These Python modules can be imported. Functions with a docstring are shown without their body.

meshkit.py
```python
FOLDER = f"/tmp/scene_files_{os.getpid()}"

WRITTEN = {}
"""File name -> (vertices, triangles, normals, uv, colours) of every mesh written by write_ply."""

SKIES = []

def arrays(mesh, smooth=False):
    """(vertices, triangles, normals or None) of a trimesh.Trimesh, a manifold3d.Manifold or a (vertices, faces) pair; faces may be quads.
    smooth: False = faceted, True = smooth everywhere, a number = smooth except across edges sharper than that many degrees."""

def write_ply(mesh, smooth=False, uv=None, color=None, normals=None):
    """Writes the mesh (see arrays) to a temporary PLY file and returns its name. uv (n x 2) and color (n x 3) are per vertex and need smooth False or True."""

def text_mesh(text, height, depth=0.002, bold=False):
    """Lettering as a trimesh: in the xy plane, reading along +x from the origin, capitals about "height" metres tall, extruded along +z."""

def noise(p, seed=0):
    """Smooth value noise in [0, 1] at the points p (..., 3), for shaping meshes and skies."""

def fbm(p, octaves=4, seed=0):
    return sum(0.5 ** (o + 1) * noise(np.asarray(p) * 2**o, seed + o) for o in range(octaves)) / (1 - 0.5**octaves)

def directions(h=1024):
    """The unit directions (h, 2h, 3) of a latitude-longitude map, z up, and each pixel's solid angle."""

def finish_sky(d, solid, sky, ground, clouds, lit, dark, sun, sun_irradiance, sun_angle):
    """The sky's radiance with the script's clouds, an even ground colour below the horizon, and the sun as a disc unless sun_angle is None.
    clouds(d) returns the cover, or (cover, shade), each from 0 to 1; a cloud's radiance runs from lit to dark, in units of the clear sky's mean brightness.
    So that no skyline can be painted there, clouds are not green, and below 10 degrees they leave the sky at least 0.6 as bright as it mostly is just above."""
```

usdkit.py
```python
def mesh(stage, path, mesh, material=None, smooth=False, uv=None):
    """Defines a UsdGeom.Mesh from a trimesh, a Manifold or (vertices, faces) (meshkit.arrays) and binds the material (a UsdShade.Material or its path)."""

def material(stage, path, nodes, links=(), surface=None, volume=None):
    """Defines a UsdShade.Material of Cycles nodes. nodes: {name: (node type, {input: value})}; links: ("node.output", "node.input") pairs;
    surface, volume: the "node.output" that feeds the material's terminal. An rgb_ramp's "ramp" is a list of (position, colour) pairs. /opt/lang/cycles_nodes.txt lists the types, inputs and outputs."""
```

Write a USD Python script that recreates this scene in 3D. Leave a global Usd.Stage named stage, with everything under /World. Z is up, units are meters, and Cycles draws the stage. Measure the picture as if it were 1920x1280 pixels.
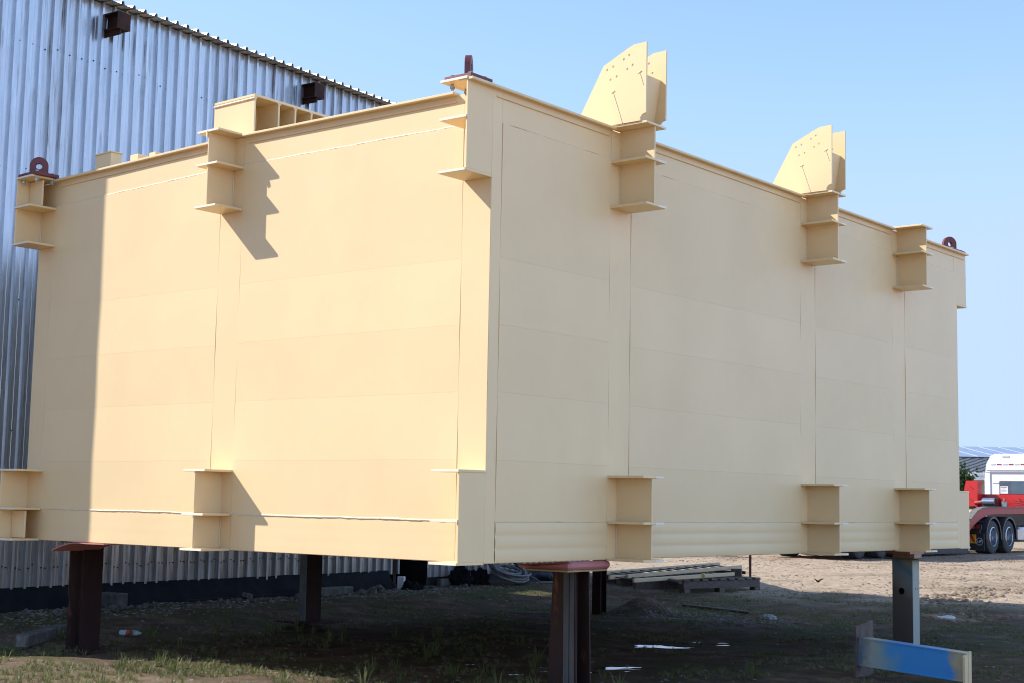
import math, numpy as np, trimesh, usdkit, meshkit
from pxr import Usd, UsdGeom, UsdLux, UsdShade, Sdf, Gf, Vt
from shapely.geometry import Polygon, Point

# ------------------------------------------------------------------ camera, sky, sun, exposure
stage = Usd.Stage.CreateInMemory()
UsdGeom.SetStageUpAxis(stage, UsdGeom.Tokens.z)
UsdGeom.SetStageMetersPerUnit(stage, 1.0)
UsdGeom.Xform.Define(stage, '/World')
UsdGeom.Scope.Define(stage, '/World/Looks')
CAM = np.array([7.8319376, -9.28530164, 0.51007113])
FW = np.array([-0.62851762, 0.77027908, 0.10786909])
RT = np.array([0.77593138, 0.63054785, 0.01843643])
UP = np.array([0.05381542, -0.09528664, 0.99399414])
FPX = 2754.58          # focal length in pixels of a 1920 wide picture
cam = UsdGeom.Camera.Define(stage, '/World/camera')
cam.CreateHorizontalApertureAttr(36.0)
cam.CreateVerticalApertureAttr(36.0 * 682 / 1024)
cam.CreateFocalLengthAttr(FPX / 1920 * 36.0)
cam.CreateClippingRangeAttr(Gf.Vec2f(0.1, 2000))
cam.CreateFStopAttr(6.3)
cam.CreateFocusDistanceAttr(15.5)
cam.CreateExposureAttr(1.42)
M = Gf.Matrix4d(*RT, 0, *UP, 0, *(-FW), 0, *CAM, 1)
UsdGeom.Xformable(cam).AddTransformOp().Set(M)

SUN = np.array([-0.662, -0.421, 0.620]); SUN /= np.linalg.norm(SUN)
ELEV, ROT = math.asin(SUN[2]), math.atan2(SUN[0], SUN[1])
dome = UsdLux.DomeLight.Define(stage, '/World/sky')
dome.GetPrim().SetCustomDataByKey('kind', 'structure')
skymat = usdkit.material(stage, '/World/Looks/sky_look', {
    'sky': ('sky_texture', {'sky_type': 'single_scattering', 'sun_disc': False, 'sun_elevation': ELEV, 'sun_rotation': ROT,
                            'altitude': 50.0, 'air_density': 1.4, 'aerosol_density': 0.25, 'ozone_density': 5.0}),
    'tint': ('mix_color', {'blend_type': 'multiply', 'fac': 1.0, 'b': (1.0, 0.93, 0.955), 'use_clamp': False}),
    'sep': ('separate_color', {}), 'com': ('combine_color', {}),
    'cr': ('math', {'math_type': 'smoothmin', 'value2': 2.35, 'value3': 0.8}), 'cg': ('math', {'math_type': 'smoothmin', 'value2': 3.1, 'value3': 0.8}), 'cb': ('math', {'math_type': 'smoothmin', 'value2': 4.7, 'value3': 0.8}),
    'bg': ('background_shader', {'strength': 0.094})}, [('sky.color', 'tint.a'), ('tint.result', 'sep.color'), ('sep.r', 'cr.value1'), ('sep.g', 'cg.value1'), ('sep.b', 'cb.value1'),
    ('cr.value', 'com.r'), ('cg.value', 'com.g'), ('cb.value', 'com.b'), ('com.color', 'bg.color')], surface='bg.background')
UsdShade.MaterialBindingAPI.Apply(dome.GetPrim()).Bind(skymat)
sun = UsdLux.DistantLight.Define(stage, '/World/sun')
sun.CreateNormalizeAttr(True); sun.CreateIntensityAttr(0.63); sun.CreateAngleAttr(0.5)
sun.CreateColorAttr(Gf.Vec3f(1.0, 0.99, 0.975))
zc = SUN; xc = np.cross([0, 0, 1], zc); xc /= np.linalg.norm(xc); yc = np.cross(zc, xc)
UsdGeom.Xformable(sun).AddTransformOp().Set(Gf.Matrix4d(*xc, 0, *yc, 0, *zc, 0, 0, 0, 30, 1))

# ------------------------------------------------------------------ helpers
rng = np.random.default_rng(7)
used = {}
def path_for(name, parent):
    base = '/World' if parent is None else str(parent.GetPath())
    k = used.get((base, name), 0); used[(base, name)] = k + 1
    return f'{base}/{name}' if k == 0 else f'{base}/{name}_{k:03d}'
def tag(p, label=None, category=None, group=None, kind=None):
    p = p.GetPrim() if hasattr(p, 'GetPrim') else p
    for k, v in (('label', label), ('category', category), ('group', group), ('kind', kind)):
        if v: p.SetCustomDataByKey(k, v)
    return p
def obj(name, mesh, mat, parent=None, smooth=False, label=None, category=None, group=None, kind=None):
    m = usdkit.mesh(stage, path_for(name, parent), mesh, MATS[mat], smooth)
    return tag(m.GetPrim(), label, category, group, kind)
def thing(name, label, category, loc=(0, 0, 0), rotz=0.0, group=None):
    x = UsdGeom.Xform.Define(stage, path_for(name, None))
    x.AddTranslateOp().Set(Gf.Vec3d(*map(float, loc)))
    if rotz: x.AddRotateZOp().Set(math.degrees(rotz))
    return tag(x.GetPrim(), label, category, group)
def copy_of(src, name, label, loc, rotz=0.0):
    x = UsdGeom.Xform.Define(stage, path_for(name, None))
    p = x.GetPrim()
    p.GetReferences().AddInternalReference(src.GetPath())
    x.ClearXformOpOrder()
    x.AddTranslateOp(opSuffix='place').Set(Gf.Vec3d(*map(float, loc)))
    x.AddRotateZOp(opSuffix='place').Set(math.degrees(rotz))
    p.SetInstanceable(True)
    d = src.GetCustomData()
    return tag(p, label, d.get('category'), d.get('group'))
cat = trimesh.util.concatenate
def bx(x0, x1, y0, y1, z0, z1):
    m = trimesh.creation.box(extents=(abs(x1 - x0), abs(y1 - y0), abs(z1 - z0)))
    m.apply_translation(((x0 + x1) / 2, (y0 + y1) / 2, (z0 + z1) / 2)); return m
def cbx(x0, x1, y0, y1, z0, z1, c=0.004):
    """box with chamfered edges"""
    P = []
    for sx in (0, 1):
        for sy in (0, 1):
            for sz in (0, 1):
                p = np.array([(x0, x1)[sx], (y0, y1)[sy], (z0, z1)[sz]], float)
                d = np.array([1 - 2 * sx, 1 - 2 * sy, 1 - 2 * sz]) * c
                P += [p + d * (0, 1, 1), p + d * (1, 0, 1), p + d * (1, 1, 0)]
    return trimesh.convex.convex_hull(np.array(P))
def cyl(p0, p1, r, n=12, r2=None):
    p0, p1 = np.array(p0, float), np.array(p1, float)
    return tube([p0, p1], [r, r if r2 is None else r2], n, caps=True)
def tube(pts, r, n=8, caps=True):
    pts = np.array(pts, float); k = len(pts); r = np.broadcast_to(np.asarray(r, float), (k,))
    t = np.gradient(pts, axis=0); t /= np.linalg.norm(t, axis=1, keepdims=True) + 1e-12
    a = np.array([0, 0, 1.0]) if abs(t[0][2]) < .9 else np.array([1.0, 0, 0])
    u = np.cross(t[0], a); u /= np.linalg.norm(u); V = []
    for i in range(k):
        u = u - t[i] * (u @ t[i]); u /= np.linalg.norm(u) + 1e-12
        w = np.cross(t[i], u); th = np.arange(n) / n * 2 * np.pi
        V.append(pts[i] + r[i] * (np.cos(th)[:, None] * u + np.sin(th)[:, None] * w))
    V = np.vstack(V); F = []
    for i in range(k - 1):
        for j in range(n):
            a0, b0 = i * n + j, i * n + (j + 1) % n
            F += [[a0, b0, b0 + n], [a0, b0 + n, a0 + n]]
    if caps:
        V = np.vstack([V, pts[0], pts[-1]]); c0 = k * n
        for j in range(n):
            F += [[c0, (j + 1) % n, j], [c0 + 1, (k - 1) * n + j, (k - 1) * n + (j + 1) % n]]
    return trimesh.Trimesh(V, F, process=False)
def plate(poly, o, ax, ay, t):
    """extrudes a 2-D polygon (coordinates along ax, ay from o) by t along ax x ay"""
    if not isinstance(poly, Polygon): poly = Polygon(poly)
    m = trimesh.creation.extrude_polygon(poly, t, engine='earcut')
    ax, ay = np.array(ax, float), np.array(ay, float); az = np.cross(ax, ay)
    T = np.eye(4); T[:3, 0], T[:3, 1], T[:3, 2], T[:3, 3] = ax, ay, az, o
    m.apply_transform(T); return m
def grid(P):
    """mesh from an array of points (a, b, 3)"""
    a, b = P.shape[:2]; i = np.arange(a * b).reshape(a, b)
    F = np.stack([i[:-1, :-1], i[1:, :-1], i[1:, 1:], i[:-1, 1:]], -1).reshape(-1, 4)
    return trimesh.Trimesh(P.reshape(-1, 3), np.vstack([F[:, [0, 1, 2]], F[:, [0, 2, 3]]]), process=False)
def rock(r, seed, flat=0.7):
    m = trimesh.creation.icosphere(subdivisions=2, radius=1.0)
    v = m.vertices.copy(); v *= (0.6 + 0.8 * meshkit.fbm(v * 1.3 + seed * 7.1, 3, seed))[:, None]
    q = np.random.default_rng(seed); v *= np.array([1, q.uniform(.6, 1), flat * q.uniform(.6, 1)]) * r
    return trimesh.Trimesh(v, m.faces, process=False)
def rotz(m, a, loc=(0, 0, 0)):
    m = m.copy(); m.apply_transform(trimesh.transformations.rotation_matrix(a, [0, 0, 1])); m.apply_translation(loc); return m

# ------------------------------------------------------------------ materials
MATS = {}
def mat(name, c1, c2=None, rough=0.5, metal=0.0, scale=3.0, stretch=(1, 1, 1), detail=5, lo=0.35, hi=0.65, bump=0.0, bscale=40.0, bdist=0.01,
        rough2=None, spec=0.5, coat=0.0, spots=None, dist=0.0, coat_r=0.1):
    """principled surface: c1 to c2 by noise in world position, optional fine bump, optional spots (colour, scale, low, high)"""
    nodes = {'geo': ('geometry', {}), 'map': ('mapping', {'scale': stretch}),
             'p': ('principled_bsdf', {'roughness': rough, 'metallic': metal, 'specular_ior_level': spec, 'coat_weight': coat, 'coat_roughness': coat_r, 'base_color': c1})}
    links = [('geo.position', 'map.vector')]
    top = None
    if c2 is not None:
        nodes['n'] = ('noise_texture', {'scale': scale, 'detail': float(detail), 'roughness': 0.6, 'distortion': dist})
        nodes['r'] = ('rgb_ramp', {'ramp': [(lo, c1), (hi, c2)]})
        links += [('map.vector', 'n.vector'), ('n.fac', 'r.fac')]
        top = 'r.color'
    if spots:
        nodes['n2'] = ('noise_texture', {'scale': spots[1], 'detail': 4.0, 'roughness': 0.65})
        nodes['r2'] = ('rgb_ramp', {'ramp': [(spots[2], (0, 0, 0)), (spots[3], (1, 1, 1))]})
        nodes['mx'] = ('mix_color', {'b': spots[0], 'a': c1})
        links += [('map.vector', 'n2.vector'), ('n2.fac', 'r2.fac'), ('r2.color', 'mx.fac')]
        if top: links.append((top, 'mx.a'))
        top = 'mx.result'
    if name.startswith('galvanised'):  # streaky brown dirt low down, which also paints in the dark reflections there
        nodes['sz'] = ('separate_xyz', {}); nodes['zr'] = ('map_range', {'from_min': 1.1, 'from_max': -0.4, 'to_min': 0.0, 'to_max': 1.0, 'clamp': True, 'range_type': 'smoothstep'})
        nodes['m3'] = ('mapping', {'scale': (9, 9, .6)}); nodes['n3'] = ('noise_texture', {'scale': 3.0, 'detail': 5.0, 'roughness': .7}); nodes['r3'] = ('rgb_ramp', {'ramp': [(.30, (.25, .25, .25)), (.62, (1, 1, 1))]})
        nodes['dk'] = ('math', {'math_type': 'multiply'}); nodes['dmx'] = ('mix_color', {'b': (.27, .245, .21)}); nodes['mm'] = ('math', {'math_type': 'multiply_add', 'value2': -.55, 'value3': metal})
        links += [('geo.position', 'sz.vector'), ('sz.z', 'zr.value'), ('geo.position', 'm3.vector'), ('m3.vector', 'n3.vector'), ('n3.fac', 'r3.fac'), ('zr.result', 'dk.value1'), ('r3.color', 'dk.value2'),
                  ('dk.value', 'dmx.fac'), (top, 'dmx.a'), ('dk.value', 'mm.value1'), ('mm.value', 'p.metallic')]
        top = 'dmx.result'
    if top: links.append((top, 'p.base_color'))
    if rough2 is not None:
        nodes['nr'] = ('noise_texture', {'scale': scale * 1.7, 'detail': 4.0})
        nodes['rr'] = ('map_range', {'from_min': 0.3, 'from_max': 0.7, 'to_min': rough, 'to_max': rough2, 'clamp': True})
        links += [('map.vector', 'nr.vector'), ('nr.fac', 'rr.value'), ('rr.result', 'p.roughness')]
    if bump:
        nodes['nb'] = ('noise_texture', {'scale': bscale, 'detail': 5.0, 'roughness': 0.6})
        nodes['b'] = ('bump', {'strength': bump, 'distance': bdist})
        links += [('map.vector', 'nb.vector'), ('nb.fac', 'b.height'), ('b.normal', 'p.normal')]
    MATS[name] = usdkit.material(stage, '/World/Looks/' + name, nodes, links, surface='p.BSDF')
CREAM = np.array([0.80, 0.585, 0.318])
for k, f in enumerate((1.0, 0.985, 1.012)):
    c = CREAM * f
    mat(f'cream_paint_{"abc"[k]}', tuple(c * .97), tuple(c * 1.03), rough=0.30, rough2=0.38, scale=0.9, bump=0.12, bscale=2.2, bdist=0.012, spec=0.4, coat=0.05, coat_r=0.18,
        spots=(tuple(c * np.array([.96, .955, .94])), 0.55, .56, .75))
mat('cream_edge', tuple(CREAM * 1.0), tuple(CREAM * .9), rough=0.35, scale=6, bump=.3, bscale=60, bdist=.004)
mat('ladder_tan', (0.50, 0.37, 0.21), (0.43, 0.32, 0.18), rough=0.45, scale=5)
mat('edge_pale', (0.86, 0.76, 0.58), (0.80, 0.68, 0.48), rough=0.4, scale=9)
mat('post_pale', (0.34, 0.35, 0.26), (0.27, 0.30, 0.26), rough=0.5, scale=3, stretch=(1, 1, .5))  # pale green side of the box post, with skylight on it put into the colour
mat('weld', (0.68, 0.53, 0.34), (0.76, 0.63, 0.45), rough=0.4, scale=30, bump=0.6, bscale=90, bdist=0.006)
mat('bare_edge', (0.75, 0.68, 0.52), (0.6, 0.52, 0.38), rough=0.4, scale=14)
mat('lug_red', (0.12, 0.025, 0.025), (0.16, 0.035, 0.032), rough=0.5, scale=6, bump=.2, bscale=40)
mat('zinc_bolt', (0.5, 0.5, 0.48), (0.35, 0.34, 0.32), rough=0.35, metal=0.9, scale=60)
mat('galvanised', (0.66, 0.68, 0.72), (0.54, 0.56, 0.60), rough=0.18, rough2=0.32, metal=0.9, scale=3.0, stretch=(5, 5, .5), bump=.10, bscale=3.0, bdist=.01,
    spots=((0.30, 0.27, 0.25), 2.2, .60, .80))
mat('galvanised_b', (0.70, 0.71, 0.74), (0.58, 0.60, 0.63), rough=0.15, rough2=0.28, metal=0.9, scale=3.6, stretch=(5, 5, .4), bump=.12, bscale=3.0, bdist=.01,
    spots=((0.34, 0.30, 0.27), 2.6, .62, .82))
mat('galvanised_c', (0.50, 0.51, 0.53), (0.64, 0.66, 0.70), rough=0.22, rough2=0.38, metal=0.88, scale=4.2, stretch=(5, 5, .35), bump=.10, bscale=3.0, bdist=.01,
    spots=((0.20, 0.15, 0.12), 3.0, .56, .72))
mat('roof_under', (0.42, 0.40, 0.38), (0.30, 0.28, 0.26), rough=0.45, metal=0.4, scale=3)
mat('rust_dark', (0.022, 0.012, 0.010), (0.05, 0.020, 0.013), spec=.2, rough=0.7, scale=5, bump=.3)
mat('rust_post', (0.034, 0.019, 0.016), (0.055, 0.026, 0.019), spec=.2, rough=0.7, scale=4, stretch=(1, 1, .35), bump=.35, bscale=30, spots=((0.20, 0.075, 0.03), 6, .58, .72))
mat('rust_red', (0.030, 0.011, 0.009), (0.022, 0.009, 0.008), spec=.2, rough=0.65, scale=5, stretch=(1, 1, .4), bump=.25)
mat('steel_grey', (0.085, 0.082, 0.08), (0.12, 0.115, 0.11), spec=.2, rough=0.6, scale=8, stretch=(1, 1, .3), spots=((0.22, 0.085, 0.035), 7, .60, .68))
mat('pale_steel', (0.15, 0.16, 0.14), (0.10, 0.105, 0.095), rough=0.55, scale=5, spots=((0.05, 0.03, 0.02), 9, .62, .68))
mat('rubber_red', (0.50, 0.19, 0.17), (0.43, 0.155, 0.14), rough=0.55, scale=4)
mat('yellow_plate', (0.42, 0.28, 0.12), (0.30, 0.19, 0.08), rough=0.55, scale=9)
mat('inner_dark', (0.02, 0.02, 0.02), rough=0.9)
mat('concrete', (0.075, 0.07, 0.06), (0.14, 0.13, 0.115), rough=0.95, spec=.2, scale=12, bump=.5, bscale=50)
mat('stone', (0.075, 0.065, 0.055), (0.18, 0.155, 0.13), rough=0.95, spec=.2, scale=9, bump=.9, bscale=30, bdist=.02)
mat('plastic_black', (0.007, 0.007, 0.008), (0.012, 0.012, 0.014), rough=0.8, spec=.10, scale=5, bump=.5, bscale=9, bdist=.02)
mat('tarp_blue', (0.02, 0.025, 0.036), (0.035, 0.042, 0.058), rough=0.5, scale=5, bump=.5, bscale=9, bdist=.02)
mat('hose', (0.10, 0.10, 0.10), (0.17, 0.165, 0.155), rough=0.55, scale=8)
mat('old_wood', (0.09, 0.07, 0.055), (0.15, 0.12, 0.095), rough=0.85, scale=8, stretch=(1, 4, 4), bump=.5, bscale=25)
mat('old_wood_b', (0.06, 0.047, 0.037), (0.105, 0.083, 0.066), rough=0.85, scale=8, stretch=(4, 1, 4), bump=.5, bscale=25)
mat('ply_brown', (0.075, 0.055, 0.042), (0.13, 0.10, 0.08), rough=0.85, spec=.2, scale=6, bump=.3)
mat('grey_board', (0.12, 0.105, 0.09), (0.19, 0.17, 0.15), rough=0.85, scale=7, bump=.4)
mat('rope_yellow', (0.55, 0.45, 0.16), (0.4, 0.33, 0.12), rough=0.7, scale=30)
mat('rubbish_white', (0.70, 0.72, 0.74), (0.55, 0.58, 0.60), rough=0.4, scale=30)
mat('rubbish_clear', (0.42, 0.50, 0.52), (0.30, 0.38, 0.40), rough=0.25, scale=30)
mat('label_red', (0.55, 0.03, 0.03), rough=0.4)
mat('bird_dark', (0.02, 0.018, 0.017), (0.04, 0.035, 0.03), rough=0.7, scale=30)
mat('truck_white', (0.80, 0.80, 0.82), (0.76, 0.76, 0.78), rough=0.22, scale=2, coat=.4)
mat('truck_trim', (0.50, 0.50, 0.53), rough=0.35)
mat('truck_glass', (0.07, 0.10, 0.13), (0.10, 0.13, 0.16), rough=0.05, scale=2, spec=.8)
mat('paper', (0.75, 0.75, 0.74), rough=0.7)
mat('ink', (0.22, 0.22, 0.25), rough=0.7)
mat('truck_red', (0.58, 0.022, 0.018), (0.50, 0.02, 0.016), rough=0.28, scale=2, coat=.3)
mat('trailer_red', (0.33, 0.035, 0.03), (0.27, 0.032, 0.028), rough=0.45, scale=2)
mat('truck_black', (0.012, 0.012, 0.014), (0.02, 0.02, 0.023), rough=0.5, scale=3)
mat('mudguard', (0.03, 0.03, 0.036), rough=0.42)
mat('tyre', (0.022, 0.022, 0.022), (0.035, 0.034, 0.033), rough=0.75, scale=12)
mat('rim', (0.62, 0.64, 0.68), (0.5, 0.52, 0.56), rough=0.22, metal=0.95, scale=10)
mat('lamp_red', (0.40, 0.01, 0.01), rough=0.15, spec=.8)
mat('lamp_amber', (0.55, 0.12, 0.01), rough=0.15, spec=.8)
mat('chevron_yellow', (0.65, 0.36, 0.02), rough=0.4)
mat('wall_white', (0.70, 0.70, 0.69), (0.62, 0.62, 0.61), rough=0.7, scale=1.5)
mat('window_glass', (0.10, 0.13, 0.15), rough=0.06, spec=.8)
mat('solar', (0.07, 0.085, 0.16), (0.10, 0.115, 0.20), rough=0.28, scale=1.2, coat=.6)
mat('solar_frame', (0.62, 0.63, 0.66), rough=0.4)
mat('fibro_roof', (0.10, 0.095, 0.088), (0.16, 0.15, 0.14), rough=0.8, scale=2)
mat('fibro_lit', (0.34, 0.32, 0.29), (0.26, 0.245, 0.22), rough=0.8, scale=2)  # same roofing, paler: sun on the ribs put into the colour
mat('bark', (0.09, 0.065, 0.045), (0.14, 0.10, 0.07), rough=0.9, scale=10)
mat('clod', (0.15, 0.105, 0.072), (0.32, 0.24, 0.165), rough=0.95, spec=.15, scale=1.3, detail=3)
mat('gravel', (0.13, 0.115, 0.10), (0.27, 0.245, 0.22), rough=0.9, scale=1.7, detail=2)

def leaf_mat(name, c1, c2, t=0.35):
    MATS[name] = usdkit.material(stage, '/World/Looks/' + name, {
        'geo': ('geometry', {}), 'n': ('noise_texture', {'scale': 2.2, 'detail': 4.0}), 'r': ('rgb_ramp', {'ramp': [(.3, c1), (.7, c2)]}),
        'p': ('principled_bsdf', {'roughness': 0.5, 'specular_ior_level': 0.3}), 't': ('translucent_bsdf', {}), 'm': ('mix_closure', {'fac': t})},
        [('geo.position', 'n.vector'), ('n.fac', 'r.fac'), ('r.color', 'p.base_color'), ('r.color', 't.color'), ('p.BSDF', 'm.closure1'), ('t.BSDF', 'm.closure2')], surface='m.closure')
leaf_mat('grass_blade', (0.085, 0.11, 0.03), (0.23, 0.23, 0.09))
leaf_mat('grass_dry', (0.20, 0.17, 0.085), (0.27, 0.235, 0.13))
leaf_mat('tree_leaf', (0.025, 0.05, 0.015), (0.055, 0.09, 0.025))

# blue beam: sprayed blue over cream and dark bare steel, by position along the beam
MATS['beam_blue'] = usdkit.material(stage, '/World/Looks/beam_blue', {
    'tc': ('texture_coordinate', {}), 'geo': ('geometry', {}), 'sx': ('separate_xyz', {}),
    'n': ('noise_texture', {'scale': 5.0, 'detail': 5.0}), 'a': ('math', {'math_type': 'multiply_add', 'value2': 0.45, 'value3': -0.22}), 'b': ('math', {'math_type': 'add'}),
    'mr': ('map_range', {'from_min': 1.02, 'from_max': 2.18, 'to_min': 0.0, 'to_max': 1.0, 'clamp': True}),
    'r': ('rgb_ramp', {'ramp': [(0.0, (.06, .12, .19)), (.08, (.08, .12, .15)), (.17, (.33, .33, .26)), (.28, (.15, .30, .38)), (.40, (.035, .26, .58)), (.79, (.035, .26, .60)), (.83, (.33, .31, .28)), (.90, (.50, .40, .24)), (1.0, (.50, .38, .21))]}),
    'p': ('principled_bsdf', {'roughness': 0.4})},
    [('geo.position', 'sx.vector'), ('geo.position', 'n.vector'), ('n.fac', 'a.value1'), ('sx.x', 'b.value1'), ('a.value', 'b.value2'), ('b.value', 'mr.value'), ('mr.result', 'r.fac'), ('r.color', 'p.base_color')], surface='p.BSDF')
# painted box post: yellow, then a sprayed blue patch, then brown primer below, by height
MATS['box_post'] = usdkit.material(stage, '/World/Looks/box_post', {
    'geo': ('geometry', {}), 'sx': ('separate_xyz', {}), 'n': ('noise_texture', {'scale': 3.0, 'detail': 5.0}), 'a': ('math', {'math_type': 'multiply_add', 'value2': 0.5, 'value3': -0.25}), 'b': ('math', {'math_type': 'add'}),
    'c': ('math', {'math_type': 'multiply_add', 'value2': 0.9}),
    'mr': ('map_range', {'from_min': -1.2, 'from_max': 0.0, 'to_min': 0.0, 'to_max': 1.0, 'clamp': True}),
    'r': ('rgb_ramp', {'ramp': [(0.0, (.085, .062, .05)), (.40, (.13, .10, .08)), (.58, (.22, .20, .165)), (.68, (.20, .25, .25)), (.76, (.12, .22, .28)), (.84, (.30, .29, .20)), (1.0, (.40, .34, .20))]}),
    'p': ('principled_bsdf', {'roughness': 0.5})},
    [('geo.position', 'sx.vector'), ('geo.position', 'n.vector'), ('n.fac', 'a.value1'), ('sx.z', 'b.value1'), ('a.value', 'b.value2'), ('sx.x', 'c.value1'), ('b.value', 'c.value3'), ('c.value', 'mr.value'), ('mr.result', 'r.fac'), ('r.color', 'p.base_color')], surface='p.BSDF')
# puddle
MATS['water'] = usdkit.material(stage, '/World/Looks/water', {
    'geo': ('geometry', {}), 'n': ('noise_texture', {'scale': 9.0, 'detail': 2.0}), 'b': ('bump', {'strength': 0.08, 'distance': 0.01}),
    'p': ('principled_bsdf', {'base_color': (0.02, 0.016, 0.012), 'roughness': 0.03, 'ior': 1.33})},
    [('geo.position', 'n.vector'), ('n.fac', 'b.height'), ('b.normal', 'p.normal')], surface='p.BSDF')

# ------------------------------------------------------------------ terrain
def sm(a, b, x):
    t = np.clip((np.asarray(x, float) - a) / (b - a), 0, 1); return t * t * (3 - 2 * t)
PUDDLES = [((-2.35, 6.80), .30, .80, -0.35), ((-1.37, 3.95), .22, .62, -0.25), ((-1.82, 2.98), .09, .35, -0.1), ((-2.82, 2.90), .09, .42, -0.2)]
WATER = -1.262
def ground(x, y, fine=True):
    x, y = np.asarray(x, float), np.asarray(y, float)
    h = -1.205 + 0.20 * sm(-5.8, -9.3, x) * (1 - sm(13, 22, y)) + 0.30 * sm(8.5, 26, y) * (1 - 0.65 * sm(-5.8, -9.3, x) * (1 - sm(14, 26, y)))
    wet = sm(-3.9, -2.9, x) * (1 - sm(-.9, .1, x)) * sm(1.6, 2.6, y) * (1 - sm(7.4, 8.6, y))
    h = h + 0.27 * np.exp(-(((x + 5.25) / .36) ** 2 + ((y - 10.1) / .45) ** 2))
    if fine:
        p = np.stack([x, y, np.zeros_like(x)], -1)
        h = h + 0.05 * (meshkit.fbm(p * 0.9, 3, 3) - .5) + 0.035 * (meshkit.fbm(p * 4.5, 3, 11) - .5)
        rough = sm(-3.5, -.5, x) * sm(12.5, 14.5, y) * (1 - sm(22, 27, y))
        h = h + rough * 0.20 * np.clip(meshkit.fbm(p * np.array([1.4, .8, 1]), 4, 23) - .52, -.05, 1)
    flat = WATER + .007 + (0.012 * (meshkit.fbm(np.stack([x * 2.2, y * 2.2, x * 0], -1), 3, 41) - .5) + .006 * (meshkit.fbm(np.stack([x * 9, y * 9, x * 0], -1), 2, 43) - .5) if fine else 0)
    h = h * (1 - wet) + flat * wet
    d = np.zeros_like(h)
    for (c, a, b, ang) in PUDDLES:
        dx, dy = x - c[0], y - c[1]
        u, v = dx * math.cos(ang) + dy * math.sin(ang), -dx * math.sin(ang) + dy * math.cos(ang)
        e = (u / a) ** 2 + (v / b) ** 2
        if fine: e = e + 1.1 * (meshkit.fbm(np.stack([x * 5, y * 5, x * 0], -1), 3, 31) - .5)
        d = np.maximum(d, 1 - sm(.55, 1.5, e))
    ra, rb = x * .776 + y * .63, -x * .63 + y * .776
    low = WATER - .003 + (.060 * (meshkit.fbm(np.stack([ra * 1.6, rb * 7.0, x * 0], -1), 4, 57) - .455) if fine else 0)
    return np.minimum(h, h * (1 - d) + low * d)
def axis(lo, hi, step, far0, far1):
    mid = np.arange(lo, hi, step); g = lambda n: np.cumsum(step * 1.16 ** np.arange(1, n))
    out_hi = mid[-1] + g(60); out_lo = mid[0] - g(60)
    return np.concatenate([out_lo[out_lo > far0][::-1], [] , mid, out_hi[out_hi < far1]])
gx, gy = axis(-11.5, 5.0, 0.05, -420, 420), axis(-3.0, 24.0, 0.06, -420, 420)
GX, GY = np.meshgrid(gx, gy, indexing='ij')
far = np.clip((np.hypot(GX + 2, GY - 8) - 60) / 200, 0, 1)
GZ = ground(GX, GY)
gm = grid(np.stack([GX, GY, GZ], -1))
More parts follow.
